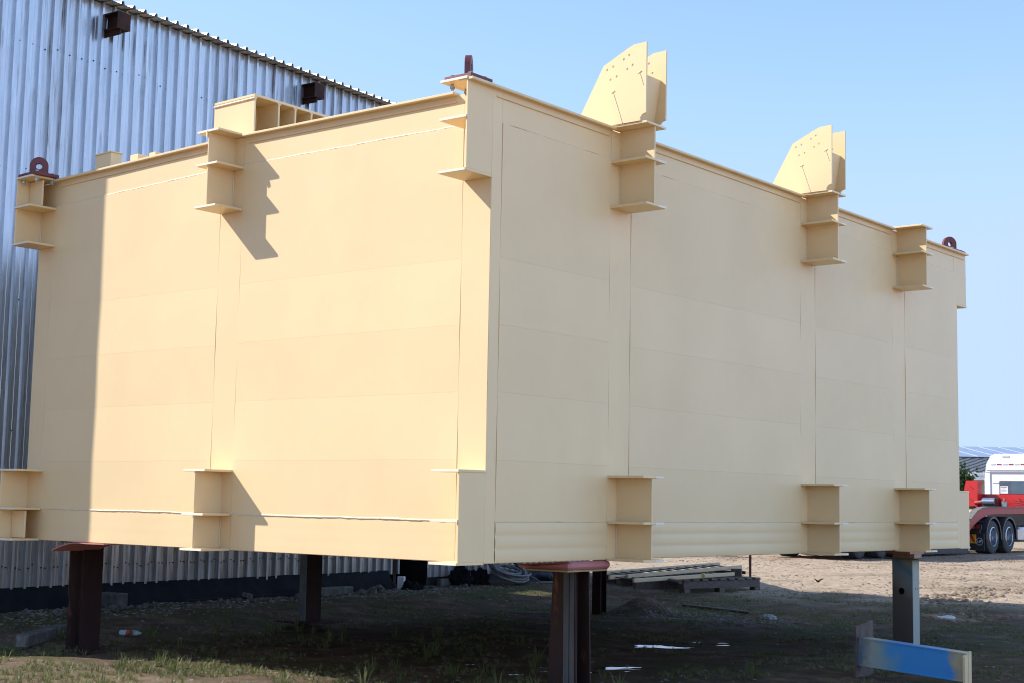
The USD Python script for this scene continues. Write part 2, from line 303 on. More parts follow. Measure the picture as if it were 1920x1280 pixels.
# ground look: damp dark soil under and near the steel module, pale dry dirt and gravel beyond, sunlight in front painted in as paler soil, weedy green film between
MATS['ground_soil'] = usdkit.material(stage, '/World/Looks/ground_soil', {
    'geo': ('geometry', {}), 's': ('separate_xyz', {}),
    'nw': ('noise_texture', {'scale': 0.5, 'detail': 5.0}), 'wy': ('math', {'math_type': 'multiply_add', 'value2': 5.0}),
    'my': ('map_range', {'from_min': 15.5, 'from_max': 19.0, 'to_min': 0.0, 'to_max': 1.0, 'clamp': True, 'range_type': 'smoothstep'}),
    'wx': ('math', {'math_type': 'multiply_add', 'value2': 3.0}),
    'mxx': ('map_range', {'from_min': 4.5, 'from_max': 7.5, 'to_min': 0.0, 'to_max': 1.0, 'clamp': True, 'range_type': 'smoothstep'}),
    'sunlit_front': ('map_range', {'from_min': 1.6, 'from_max': -3.2, 'to_min': 0.0, 'to_max': 0.42, 'clamp': True, 'range_type': 'smoothstep'}),  # sunlight on the open foreground, put into the soil as a paler tone
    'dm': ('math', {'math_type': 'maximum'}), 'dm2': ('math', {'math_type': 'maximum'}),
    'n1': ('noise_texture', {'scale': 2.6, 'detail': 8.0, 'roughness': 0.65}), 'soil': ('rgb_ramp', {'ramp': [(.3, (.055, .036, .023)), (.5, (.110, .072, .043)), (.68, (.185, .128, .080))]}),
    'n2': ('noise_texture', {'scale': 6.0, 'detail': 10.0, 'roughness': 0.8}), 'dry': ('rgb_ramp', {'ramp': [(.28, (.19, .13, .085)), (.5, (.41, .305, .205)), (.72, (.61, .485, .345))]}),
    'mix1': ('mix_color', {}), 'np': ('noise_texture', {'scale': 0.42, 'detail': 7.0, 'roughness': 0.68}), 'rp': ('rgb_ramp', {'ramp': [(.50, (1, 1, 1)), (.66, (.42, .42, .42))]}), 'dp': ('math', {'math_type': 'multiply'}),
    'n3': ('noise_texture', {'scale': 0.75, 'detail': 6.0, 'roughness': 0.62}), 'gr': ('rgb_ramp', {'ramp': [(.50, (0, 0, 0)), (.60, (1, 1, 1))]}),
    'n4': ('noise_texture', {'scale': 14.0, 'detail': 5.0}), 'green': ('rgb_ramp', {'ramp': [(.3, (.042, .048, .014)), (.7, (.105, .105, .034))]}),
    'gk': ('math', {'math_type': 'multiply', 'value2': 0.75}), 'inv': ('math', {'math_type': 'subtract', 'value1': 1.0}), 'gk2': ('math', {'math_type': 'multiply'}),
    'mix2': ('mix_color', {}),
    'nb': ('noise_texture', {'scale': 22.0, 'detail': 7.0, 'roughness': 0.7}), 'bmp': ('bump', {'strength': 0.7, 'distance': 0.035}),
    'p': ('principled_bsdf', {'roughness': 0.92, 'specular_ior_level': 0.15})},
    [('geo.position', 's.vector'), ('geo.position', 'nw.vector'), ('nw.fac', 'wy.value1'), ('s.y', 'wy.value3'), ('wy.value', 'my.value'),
     ('nw.fac', 'wx.value1'), ('s.x', 'wx.value3'), ('wx.value', 'mxx.value'), ('my.result', 'dm.value1'), ('mxx.result', 'dm.value2'), ('s.y', 'sunlit_front.value'), ('dm.value', 'dm2.value1'), ('sunlit_front.result', 'dm2.value2'),
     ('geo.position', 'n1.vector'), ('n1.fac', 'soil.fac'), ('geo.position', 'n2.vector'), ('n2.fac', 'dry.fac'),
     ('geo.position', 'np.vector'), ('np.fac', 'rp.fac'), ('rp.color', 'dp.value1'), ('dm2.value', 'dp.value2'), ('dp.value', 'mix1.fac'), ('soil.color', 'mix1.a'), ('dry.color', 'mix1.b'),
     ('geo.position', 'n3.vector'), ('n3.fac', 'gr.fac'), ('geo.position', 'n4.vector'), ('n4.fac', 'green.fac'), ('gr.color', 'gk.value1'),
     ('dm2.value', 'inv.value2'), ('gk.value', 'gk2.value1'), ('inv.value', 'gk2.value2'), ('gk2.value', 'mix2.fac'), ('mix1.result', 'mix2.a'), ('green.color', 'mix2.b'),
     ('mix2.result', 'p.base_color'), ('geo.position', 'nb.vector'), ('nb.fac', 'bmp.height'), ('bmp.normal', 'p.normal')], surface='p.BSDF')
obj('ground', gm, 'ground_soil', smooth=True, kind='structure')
for (c, a, b, ang) in PUDDLES:
    th = np.linspace(0, 2 * np.pi, 40, endpoint=False)
    u, v = a * 1.5 * np.cos(th), b * 1.5 * np.sin(th)
    V = np.stack([c[0] + u * math.cos(ang) - v * math.sin(ang), c[1] + u * math.sin(ang) + v * math.cos(ang), np.full(40, WATER)], -1)
    V = np.vstack([V, [[c[0], c[1], WATER]]])
    obj('puddle', trimesh.Trimesh(V, [[40, i, (i + 1) % 40] for i in range(40)], process=False), 'water', kind='structure', label='muddy puddle under the raised steel module')
def gz(x, y): return float(ground(np.array([x]), np.array([y]))[0])

# ------------------------------------------------------------------ the steel module
H, D, L, LM = 4.0, 9.86, 6.64, 3.335
ZU, ZM, ZL, ZLM = 3.257, 3.673, 0.757, 0.334
def camber(v):
    """the long top edge of the sunlit side is a little out of true"""
    c = np.interp(v[:, 0], [-L, -LM, 0.0], [-0.032, 0.032, 0.0])
    w = sm(2.4, 3.25, v[:, 2]) * (1 - sm(0.6, 2.5, v[:, 1])) * (v[:, 0] <= 0)
    out = v.copy(); out[:, 2] += c * w; return out
mod = thing('steel_module', 'huge cream painted steel box module raised on steel posts beside the metal shed', 'steel module')
def part(name, mesh, m='cream_paint_a', parent=None, smooth=False, label=None):
    mesh = mesh.copy(); mesh.vertices = camber(np.array(mesh.vertices))
    return obj(name, mesh, m, parent or mod, smooth, label)
# core: recessed 6 mm behind the plates so that plate joints read as grooves
core = bx(-L + .012, -.012, .012, D - .012, .02, H - .03)
part('core', core, 'cream_paint_b')
part('floor_plate', bx(-L + .02, -.02, .02, D - .02, -.004, .018), 'cream_paint_b')
def plate_left(x0, x1, z0, z1, tilt=(0.0, 0.0), g=0.0013, t=0.012, proud=0.0):
    """plate on the sunlit face (y = 0); tilt = how much the top leans out"""
    nx, nz = max(2, int((x1 - x0) / .35)), max(2, int((z1 - z0) / .2))
    X, Z = np.meshgrid(np.linspace(x0 + g, x1 - g, nx + 1), np.linspace(z0 + .0003, z1 - .0003, nz + 1), indexing='ij')
    u = (Z - z0) / (z1 - z0)
    bulge = 0.0035 * np.sin(np.pi * u) * (meshkit.noise(np.stack([X * 1.1, Z * 1.3, X * 0 + z0], -1), 5) - .4)
    Y = -proud - tilt[0] * (1 - u) - tilt[1] * u - bulge
    f = grid(np.stack([X, Y, Z], -1)[::-1]); f.invert()
    e = np.stack([X, Y, Z], -1)
    loop = np.vstack([e[:, 0], e[-1, 1:], e[-2::-1, -1], e[0, -2:0:-1]])
    back = loop + np.array([0, t, 0]); back[:, 1] = t
    side = grid(np.stack([np.vstack([loop, loop[:1]]), np.vstack([back, back[:1]])], 1))
    m = cat([f, side]); trimesh.repair.fix_normals(m) if False else None
    return m
def plate_right(y0, y1, z0, z1, tilt=(0.0, 0.0), proud=0.0):
    m = plate_left(y0, y1, z0, z1, tilt, proud=proud)
    v = np.array(m.vertices); m.vertices = np.stack([-v[:, 1], v[:, 0], v[:, 2]], -1); return m
strakes = [ZLM + .006, 0.85, 1.42, 1.98, 2.55, ZM + .03]
OFF = [.0, .007, .0005, .0065, .0, .008]
pm = ['cream_paint_a', 'cream_paint_c', 'cream_paint_b']
XS = [-6.372, -3.503, -3.175, -0.315]
for bay, (x0, x1) in enumerate(((XS[0], XS[1]), (XS[2], XS[3]))):
    for k in range(5):
        part('wall_plate', plate_left(x0, x1, strakes[k], strakes[k + 1], (OFF[k] * .8, OFF[k + 1] * .8)), 'cream_paint_' + 'acaca'[k], smooth=30)
YS = [0.131, 1.727, 2.065, 5.424, 5.766, 7.815, 8.177, 9.779]
for bay in range(4):
    for k in range(5):
        part('wall_plate', plate_right(YS[2 * bay], YS[2 * bay + 1], strakes[k], strakes[k + 1], (OFF[k], OFF[k + 1])), 'cream_paint_' + 'acacb'[k], smooth=30)
for x0, x1 in ((-L, XS[0]), (XS[1], XS[2]), (XS[3], 0.0)):
    part('column_face', plate_left(x0, x1, 0.0, H - .02, proud=.001), 'cream_paint_a', smooth=30)
for y0, y1 in ((-0.0012, YS[0]), (YS[1], YS[2]), (YS[3], YS[4]), (YS[5], YS[6]), (YS[7], D)):
    part('column_face', plate_right(y0, y1, 0.0, H - .02, proud=.001), 'cream_paint_c', smooth=30)
def rolled(a, b, right):
    n = 26; z = np.linspace(0.002, ZLM + .002, n); u = z / ZLM
    off = 0.007 * np.abs(np.sin(u * np.pi * 3)) ** .7 if right else 0.0005 * np.abs(np.sin(u * np.pi * 3))
    s = np.linspace(a + .003, b - .003, 8)
    S, Z = np.meshgrid(s, z, indexing='ij'); O = np.broadcast_to(off, S.shape)
    P = np.stack([O, S, Z], -1) if right else np.stack([S, -O, Z], -1)
    m = grid(P)
    if right: pass
    return m
for a, b in ((XS[0], XS[1]), (XS[2], XS[3])):
    part('bottom_beam', rolled(a, b, False), 'cream_paint_a', smooth=True)
for i in range(4):
    part('bottom_beam', rolled(YS[2 * i], YS[2 * i + 1], True), 'cream_paint_c', smooth=True)
for a, b in ((XS[0], XS[1]), (XS[2], XS[3])):
    part('top_beam', plate_left(a, b, ZM + .036, H - .02), 'cream_paint_a', smooth=30)
for i in range(4):
    part('top_beam', plate_right(YS[2 * i], YS[2 * i + 1], ZM + .036, H - .02), 'cream_paint_a', smooth=30)
# top flanges and the lip under them
for a, b in ((-L + .31, -LM - .17), (-LM + .17, -.40)):
    part('top_flange', cbx(a, b, -.062, .10, H - .024, H + .0, .004), 'cream_edge')
    part('flange_lip', cbx(a + .04, b - .01, -.016, .0, H - .085, H - .072, .002), 'cream_edge')
for a, b in ((-.33, YS[1] + .02), (YS[2] - .02, YS[3] + .02), (YS[4] - .02, YS[5] + .02), (YS[6] - .02, D + .31)):
    part('top_flange', cbx(-.10, .055, a, b, H - .022, H + .002, .004), 'cream_edge')
    part('flange_lip', cbx(.0, .014, max(a, 0) + .05, b - .05, H - .085, H - .073, .002), 'cream_edge')
# the other sides, never seen from the yard
part('roof_plate', bx(-L + .02, -.02, .02, D - .02, H - .03, H - .012), 'cream_paint_b')
# welds
def bead(p0, p1, r, name='weld_bead'):
    p0, p1 = np.array(p0, float), np.array(p1, float); n = max(3, int(np.linalg.norm(p1 - p0) / .05))
    t = np.linspace(0, 1, n)[:, None]; P = p0 + (p1 - p0) * t
    q = np.random.default_rng(int(abs(p0.sum() * 1000)) % 9999)
    P = P + np.convolve(q.normal(0, 1, n + 4), np.ones(5) / 5, 'valid')[:, None] * np.array([0, 0, .0035]) * (abs(p1 - p0)[2] < .1)
    part(name, tube(P, r * q.uniform(.75, 1.25, n), 6), 'weld', smooth=True)
for a, b in ((XS[0], XS[1] - .0), (XS[2], XS[3])):
    bead((a, -.001, ZLM + .005), (b, -.001, ZLM + .005), .009); bead((a, -.001, ZM + .033), (b, -.001, ZM + .033), .0075)
for i in range(4):
    bead((.001, YS[2 * i], ZLM + .005), (.001, YS[2 * i + 1], ZLM + .005), .004); bead((.001, YS[2 * i], ZM + .033), (.001, YS[2 * i + 1], ZM + .033), .0035)
# bolted-on beam stubs
FT, WT = 0.022, 0.018
def stub(kind, pos, levels, dpt, label=None, stiff=None):
    """beam stub with a web and three flanges. kind: left (stands out of the sunlit face), right, far"""
    z0, zm, z1 = levels
    if kind == 'left_mid':   f = lambda t0, t1, d0, d1, za, zb, c=.003: cbx(pos + t0, pos + t1, -d1, -d0, za, zb, c); t0, t1, w = -.160, .165, (-WT / 2, WT / 2)
    elif kind == 'left_corner': f = lambda t0, t1, d0, d1, za, zb, c=.003: cbx(t0, t1, -d1, -d0, za, zb, c); t0, t1, w = -.303, .004, (-WT, .0004)
    elif kind == 'left_end': f = lambda t0, t1, d0, d1, za, zb, c=.003: cbx(-L + t0, -L + t1, -d1, -d0, za, zb, c); t0, t1, w = -.003, .31, (0, WT)
    elif kind == 'right':    f = lambda t0, t1, d0, d1, za, zb, c=.003: cbx(d0, d1, pos + t0, pos + t1, za, zb, c); t0, t1, w = -.163, .163, (-WT / 2, WT / 2)
    elif kind == 'far':      f = lambda t0, t1, d0, d1, za, zb, c=.003: cbx(t0, t1, D + d0, D + d1, za, zb, c); t0, t1, w = -.303, .003, (-WT, .0015)
    web = part('bracket', f(w[0], w[1], -.004, dpt, z0 + FT, z1 - FT), 'cream_paint_b', label=label)
    e = .012 if kind != 'right' else .0
    for k, zz in enumerate((z1 - FT, zm - FT / 2, z0)):
        part('flange', f(t0 + (.0 if k != 1 else .004), t1 - (.0 if k != 1 else .004), .004 if k != 0 else -.02, dpt + .012 + .003 * k, zz, zz + FT), 'cream_paint_a', web)
    for k, zz in enumerate((z1 - FT, zm - FT / 2, z0)):
        de = dpt + .012 + .003 * k
        if kind == 'right' : part('edge_strip', f(t1 - .13, t1 + .001, de - .001, de + .002, zz + .001, zz + FT - .001, .0005), 'edge_pale', web)
        else: part('edge_strip', f(t0 + .005, t1 - .005, de - .001, de + .002, zz + .001, zz + FT - .001, .0005), 'edge_pale', web)
    if stiff: part('stiffener', f(t0 + .01 + WT, t1 - .035, dpt * .48, dpt * .48 + .02, stiff[0] + FT, stiff[1] - FT), 'cream_paint_a', web)
    # weld fillets between web and face
    part('fillet', cat([f(w[0] - .012, w[0] - .001, .001, .012, z0 + FT + .01, zm - .02, .003), f(w[1] + .001, w[1] + .012, .001, .012, z0 + FT + .01, zm - .02, .003)]) if kind in ('left_mid', 'right') else f(w[1] + .001, w[1] + .012, .001, .012, z0 + FT + .01, zm - .02, .003) if kind == 'left_end' else f(w[0] - .012, w[0] - .001, .001, .012, z0 + FT + .01, zm - .02, .003), 'weld', web)
    return web
DL, DR = 0.325, 0.392
stub('left_mid', -LM, (ZU - .012, ZM, H + .012), DL); stub('left_mid', -LM, (-.008, ZLM, ZL + .004), DL)
stub('left_corner', 0, (ZU - .045, ZM, H + .012), DL); stub('left_corner', 0, (-.012, ZLM + .01, ZL + .004), DL)
stub('left_end', 0, (ZU - .012, ZM, H + .012), DL, stiff=(ZM, H)); stub('left_end', 0, (-.008, ZLM, ZL + .004), DL, stiff=(0, ZLM))
YK = [1.883, 5.579, 7.976]
for k, y in enumerate(YK):
    stub('right', y, (ZU - .022, ZM, H + .016), DR); stub('right', y, (-.012, ZLM, ZL + .004), DR)
stub('far', 0, (ZU, ZM, H + .004), .32); stub('far', 0, (-.008, ZLM, ZL + .004), .32)
# bolted gusset plate pairs on top of two stubs
OUT = [(.335, 4.018), (.335, 4.045), (.36, 4.075), (.40, 4.085), (.403, 4.755), (.262, 4.752), (.20, 4.73), (-.082, 4.605), (-.325, 4.20), (-.415, 4.018)]
HOLES = [(-.04, 4.56), (.03, 4.58), (.0, 4.46), (.07, 4.48), (.15, 4.63), (.21, 4.66), (.19, 4.53), (.25, 4.56)]
poly = Polygon(OUT, [list(Point(h).buffer(.0125, 6).exterior.coords) for h in HOLES])
for y in YK[:2]:
    first = None
    for s in (-1, 1):
        yy = y + s * .165
        m = plate(poly, (0, yy + .01, 0), (1, 0, 0), (0, 0, 1), .02)
        g = part('gusset_plate', m, 'cream_paint_a')
        first = first or g
        if s < 0:
            for (a, b) in (((.03, 4.335), (.14, 4.02)), ((.33, 4.475), (.372, 4.35))):
                part('slot_weld', tube([(a[0], yy - .0105, a[1]), (b[0], yy - .0105, b[1])], .0045, 5), 'weld', g)
                part('slot_cap', cyl((a[0] - .02, yy - .011, a[1] - .006), (a[0] + .02, yy - .011, a[1] + .01), .006, 6), 'weld', g)
    for (a, b) in (((.03, 4.335), (.14, 4.02)), ((.33, 4.475), (.25, 4.03))):
        ax = np.array([b[0] - a[0], 0, b[1] - a[1]]); ln = np.linalg.norm(ax); ax /= ln
        part('stiffener', plate([(0, 0), (ln, 0), (ln, .31), (0, .31)], (a[0], y - .155, a[1]), ax, (0, 1, 0), .016), 'cream_paint_b', first)
# openwork beam on the roof above the middle stub
bx0, bx1, by0, by1, bz0, bz1 = -3.665, -3.055, .0, 1.5, 4.012, 4.405
rb = part('roof_beam', bx(bx0, bx1 - .004, by0, by0 + .02, bz0, bz1 - .025), 'cream_paint_a')
part('beam_flange', cbx(bx0, bx1, by0 - .004, by1, bz1 - .025, bz1, .003), 'cream_paint_a', rb)
part('beam_web', bx(bx0 + .27, bx0 + .29, by0 + .02, by1, bz0, bz1 - .025), 'cream_paint_b', rb)
part('beam_flange', cbx(bx0, bx1, by0 + .02, by1, bz0 - .002, bz0 + .018, .003), 'cream_paint_a', rb)
for k, y in enumerate((.31, .53, .75, .97, 1.2, 1.43)):
    part('rib', bx(bx1 - .33, bx1 - .006, y, y + .022, bz0 + .018, bz1 - .025), 'cream_paint_a', rb)
    y0p = (.02, .332, .552, .772, .992, 1.222)[k]
    for (yy, sg) in ((y0p, 1), (y, -1)):
        arc = [(yy, bz1 - .025)] + [(yy + sg * (.035 - .035 * math.cos(a)), bz1 - .025 - .035 + .035 * math.sin(a)) for a in np.linspace(np.pi / 2, 0, 5)][::-1]
        part('corner_fillet', plate(Polygon(arc).buffer(0), (bx1 - .006, 0, 0), (0, 1, 0), (0, 0, 1), .003), 'cream_paint_a', rb)
part('beam_weld', tube([(bx0, -.006, bz1 - .045), (bx1, -.006, bz1 - .045)], .009, 6), 'weld', rb)
for (x0, x1, z1) in ((-5.80, -5.51, 4.215), (-5.17, -5.03, 4.125), (-4.84, -4.73, 4.10)):
    u = part('roof_upstand', cbx(x0, x1, .10, .24, 3.99, z1, .004), 'cream_paint_a')
    if z1 > 4.2: part('cap', cbx(x0 - .012, x1 + .012, .09, .25, z1, z1 + .014, .003), 'cream_paint_a', u)
# lifting lugs
def lug(cx, cy, z, along, w, bw, bd, hgt=.155, t=.045):
    """along: 'x' or 'y' = the direction in which the eye plate is wide"""
    b = part('lifting_lug', cbx(cx - bw / 2, cx + bw / 2, cy - bd / 2, cy + bd / 2, z, z + .036, .003), 'lug_red', label='dark red bolted lifting lug')
    r = w / 2; th = np.linspace(0, np.pi, 17)
    prof = [(-r, 0), (r, 0)] + [(r * math.cos(a), hgt - r + r * math.sin(a)) for a in th]
    pl = Polygon(prof, [list(Point((0, hgt - r - .005)).buffer(.034, 8).exterior.coords)])
    dv = np.array([along[0], along[1], 0.0]); dv /= np.linalg.norm(dv); nv = np.cross(dv, [0, 0, 1.0])
    m = plate(pl, np.array([cx, cy, z + .03]) - nv * t / 2, dv, (0, 0, 1), t)
    part('eye_plate', m, 'lug_red', b, smooth=30)
    for sx in (-1, 1):
        for sy in (-1, 1):
            px, py = cx + sx * (bw / 2 - .05), cy + sy * (bd / 2 - .05)
            part('bolt', cat([cyl((px, py, z + .034), (px, py, z + .056), .02, 6), cyl((px, py, z - .075), (px, py, z - .001), .012, 8), cyl((px, py, z - .062), (px, py, z - .036), .021, 6)]), 'zinc_bolt', b)
lug(-6.46, -.17, H + .0125, (.56, .83), .20, .34, .30, hgt=.205, t=.05)
lug(-.14, -.16, H + .0125, (-.56, .83), .20, .30, .28, hgt=.205, t=.05)
lug(-.15, D + .13, H + .005, (-.56, -.83), .20, .30, .40, hgt=.20, t=.05)
# loose flake of paint hanging from a stub flange
part('paint_flake', plate([(0, 0), (.035, 0), (.045, -.05), (.02, -.075), (.0, -.04)], (-3.36, -.335, H + .0), (.9, -.43, 0), (0, 0, 1), .002), 'bare_edge')

# ------------------------------------------------------------------ the corrugated shed
SA = np.array([-9.0, 0.0]); SE = np.array([-0.0824, 0.9966]); SN = np.array([0.9966, 0.0824])
TS = np.eye(4); TS[:2, 0], TS[:2, 1], TS[:2, 3] = SE, -SN, SA          # local x = along the wall, local y = into the shed
def W(m): m = m.copy(); m.apply_transform(TS); return m
def wpt(s, n, z): return np.array([SA[0] + SE[0] * s + SN[0] * n, SA[1] + SE[1] * s + SN[1] * n, z])
PITCH = 0.202
def profile(npitch, lift=0.0):
    P = []
    for k in range(npitch):
        b = k * PITCH
        P += [(b, 0), (b + .056, .0), (b + .060, .004), (b + .064, 0), (b + .132, 0), (b + .142, .046), (b + .180, .046), (b + .190, 0)]
    P += [(npitch * PITCH + .004, 0)]
    return np.array(P) + np.array([0, lift])
def sheet(s0, z0, z1, npitch=3, lift=0.0, seed=0):
    p = profile(npitch, lift); q = np.random.default_rng(seed)
    zs = np.linspace(z0, z1, 9); P = np.zeros((len(p), 9, 3))
    wob = np.cumsum(q.normal(0, .0016, 9))
    for j, z in enumerate(zs):
        P[:, j, 0] = s0 + p[:, 0]; P[:, j, 1] = -(p[:, 1] + wob[j]); P[:, j, 2] = z
    return W(grid(P))
shed = thing('metal_shed', 'tall shed clad in upright corrugated galvanised sheets left of the cream module', 'shed')
S0, S1 = -2.17, 9.17
ZT = 7.285
n = int(round((S1 - S0) / (3 * PITCH)))
for k in range(n):
    s = S0 + k * 3 * PITCH
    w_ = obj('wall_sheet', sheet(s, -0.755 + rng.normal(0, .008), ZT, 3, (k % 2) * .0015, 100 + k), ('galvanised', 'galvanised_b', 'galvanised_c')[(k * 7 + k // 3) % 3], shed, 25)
    sc = []
    for z in (-.45, 1.3, 3.0, 4.7, 6.4):
        for j in range(3):
            if z > 0 and rng.random() < .5: continue
            for dx in ((.03, .09) if z < 0 else (.06,)):
                p = wpt(s + j * PITCH + dx, .002, z + rng.normal(0, .02)); p2 = p + np.array([SN[0], SN[1], 0]) * .010
                sc.append(cyl(p, p2, .010, 6))
    obj('screws', cat(sc), 'rust_dark', w_, kind='stuff')
SEND = S0 + n * 3 * PITCH
# roof sheets with their ends over the wall
nr = int((SEND + .9 - (S0 - .02)) / (3 * PITCH)) + 1
for k in range(nr):
    p = profile(3); s = S0 - .02 + k * 3 * PITCH
    ns = np.array([.22, .0, -8.0]); P = np.zeros((len(p), 3, 3))
    for j, nn in enumerate(ns):
        P[:, j, 0] = s + p[:, 0]; P[:, j, 1] = -nn; P[:, j, 2] = 7.285 + (0.22 - nn) * .09 + p[:, 1] + rng.normal(0, .002)
    m = W(grid(P)); lo = m.copy(); lo.vertices = lo.vertices - [0, 0, .004]; lo.invert()
    obj('roof_sheet', cat([m, lo]), 'roof_under', shed)
for s in (2.55, 6.58):
    r = obj('rafter_end', W(cat([bx(s - .115, s + .115, -.34, -.325, 6.885, 7.125), bx(s - .008, s + .008, -.325, .05, 6.90, 7.11), bx(s - .11, s + .11, -.325, .05, 7.108, 7.124), bx(s - .11, s + .11, -.325, .05, 6.888, 6.902)])), 'rust_dark', shed)
    obj('stub_web', W(bx(s - .05, s - .03, -.32, .0, 6.81, 6.885)), 'rust_dark', r)
# shed body behind the sheets
obj('inner_wall', W(cat([bx(S0 + .03, S1 - .02, .05, .09, -1.3, ZT), bx(S0 + .02, S0 + .06, .05, 8, -1.3, ZT + .3), bx(SEND + .96, SEND + 1.0, .05, 8, -1.3, ZT + .3), bx(S0, SEND + 1, 7.96, 8, -1.3, ZT + .3), bx(S1, SEND + .95, .05, .09, 1.2, ZT)])), 'inner_dark', shed)
obj('door_jamb', W(bx(9.19, 9.27, -.01, .12, -1.1, 1.2)), 'rust_red', shed)
obj('door_lintel', W(bx(9.19, 10.18, -.02, .12, 1.2, 1.35)), 'rust_red', shed)
# annex
ann = thing('lean_to_annex', 'low corrugated lean-to continuing the shed beyond the dark doorway', 'annex')
for k in range(9):
    s = 10.16 + k * 3 * PITCH; zt = 4.6 - (s - 10.16) * .60
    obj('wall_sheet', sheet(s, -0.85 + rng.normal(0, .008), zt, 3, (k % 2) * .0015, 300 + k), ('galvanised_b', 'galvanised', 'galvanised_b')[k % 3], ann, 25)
se = 10.16 + 27 * PITCH
obj('roof_slab', W(plate([(10.1, 4.62), (10.1, 4.70), (se + .2, 1.52), (se + .2, 1.44)], (0, -.2, 0), (1, 0, 0), (0, 0, 1), -5.0)), 'roof_under', ann)
obj('inner_wall', W(cat([plate([(10.2, -1.3), (10.2, 4.5), (se, 1.4), (se, -1.3)], (0, .05, 0), (1, 0, 0), (0, 0, 1), -.04), bx(se - .04, se, .05, 4.8, -1.3, 1.35)])), 'inner_dark', ann)

# black damp-proof plastic hanging along the foot of the shed wall
def drape(s0, s1, ztop, out, seed, nz=9, step=.06):
    ns = int((s1 - s0) / step); S = np.linspace(s0, s1, ns); P = np.zeros((ns, nz, 3))
    for i, s in enumerate(S):
        w1 = meshkit.fbm(np.array([s * 1.7, seed, 0.]), 3, seed) - .5
        for j in range(nz):
            u = j / (nz - 1)
            b = meshkit.fbm(np.array([s * 2.6, u * 2.5, seed]), 3, seed + 3) - .5
            q = wpt(s, .045 + out * u ** 1.5 * (1 + .9 * w1) + .12 * b * u, 0)
            zg = gz(q[0], q[1]) - .01
            P[i, j] = (q[0], q[1], ztop + .03 * w1 + (zg - ztop) * u)
    m = grid(P); return m
obj('plastic_sheet', drape(-2.2, 9.02, -.70, .16, 5), 'plastic_black', smooth=True, label='long black plastic sheet hanging along the foot of the shed wall', category='plastic sheet')
def crumple(c, sx, sy, sz, seed, fold=1.0):
    m = trimesh.creation.icosphere(subdivisions=4, radius=1.0); v = m.vertices.copy()
    v *= (0.55 + .9 * meshkit.fbm(v * 1.1 + seed, 2, seed))[:, None]
    rg = np.abs(meshkit.fbm(v * 2.2 + seed * 3, 3, seed + 9) - .5) * 2
    v *= (1 - .35 * fold * (1 - rg))[:, None]
    v = v * [sx, sy, sz]; v[:, 2] = np.maximum(v[:, 2], -.1 * sz)
    return trimesh.Trimesh(v + c, m.faces, process=False)
for (s, nn, sx, sy, sz, seed, lab) in ((10.75, .25, .42, .22, .33, 3, 'crumpled black plastic heap just right of the dark shed doorway'), (11.35, .30, .30, .22, .36, 8, 'peaked fold of black plastic between the doorway heap and the hose coil'), (9.15, .45, .28, .2, .22, 12, 'end of black plastic bunched on the soil left of the shed doorway')):
    q = wpt(s, nn, 0); q[2] = gz(q[0], q[1])
    obj('plastic_heap', crumple(q, sx, sy, sz, seed), 'plastic_black', smooth=50, label=lab, category='plastic heap')
q = wpt(13.1, .30, 0); q[2] = gz(q[0], q[1])
obj('tarpaulin', crumple(q, .75, .35, .30, 21), 'tarp_blue', smooth=50, label='dark blue tarpaulin bundled behind the coiled hose', category='tarpaulin')

cab_ = [np.append(wpt(q_, .30 + .05 * math.sin(q_ * 2.1), 0)[:2], 0) for q_ in np.linspace(4.2, 7.2, 24)]
obj('red_cable', tube([(p[0], p[1], gz(p[0], p[1]) + .045) for p in cab_], .006, 6), 'rust_red', smooth=True, label='thin red cable lying along the bottom edge of the black plastic', category='cable')
# hose coil: one long hose in untidy loops
q0 = wpt(11.75, .62, 0); zg = gz(q0[0], q0[1]); pts = []
hr = np.random.default_rng(5); T = np.linspace(0, 13, 13 * 26)
for t in T:
    k = t / 13; a = t * 2 * np.pi
    i = int(t); r1 = np.random.default_rng(40 + i); r2 = np.random.default_rng(41 + i); f = t - i
    par = lambda r: np.array([r.uniform(.26, .50), r.uniform(.18, .36), r.uniform(-.14, .14), r.uniform(-.1, .1), r.uniform(-.05, .62), r.uniform(0, 1.0)])
    A = par(r1) * (1 - f) + par(r2) * f
    lx, ly = A[2] + A[0] * math.cos(a), A[3] + A[1] * math.sin(a)
    lz = .03 + .16 * k + max(0, A[4]) * (0.5 - .5 * math.sin(a))
    pts.append([q0[0] + SE[0] * lx + SN[0] * ly, q0[1] + SE[1] * lx + SN[1] * ly, zg + max(lz, .02)])
pts = [[q0[0] + .45, q0[1] + .9, zg + .025], [q0[0] + .38, q0[1] + .5, zg + .025]] + pts
obj('hose_coil', tube(pts, .017, 7), 'hose', smooth=True, label='untidy coil of thick grey hose on the soil beside the shed', category='hose')

# ------------------------------------------------------------------ posts that carry the module
def hsec(cx, cy, z0, z1, flange_dir, b, h, tf=.016, tw=.012, notch=None):
    """H section; flange_dir 'x': the flanges face along x"""
    if flange_dir == 'x':
        return [bx(cx - h / 2, cx - h / 2 + tf, cy - b / 2, cy + b / 2, z0, z1), bx(cx + h / 2 - tf, cx + h / 2, cy - b / 2, cy + b / 2, z0, z1), bx(cx - h / 2 + tf, cx + h / 2 - tf, cy - tw / 2, cy + tw / 2, z0, z1)]
    return [bx(cx - b / 2, cx + b / 2, cy - h / 2, cy - h / 2 + tf, z0, z1), bx(cx - b / 2, cx + b / 2, cy + h / 2 - tf, cy + h / 2, z0, z1), bx(cx - tw / 2, cx + tw / 2, cy - h / 2 + tf, cy + h / 2 - tf, z0, z1)]
lp = thing('support_post', 'rusty brown steel column with notched edges under the sunlit left end of the module', 'support post')
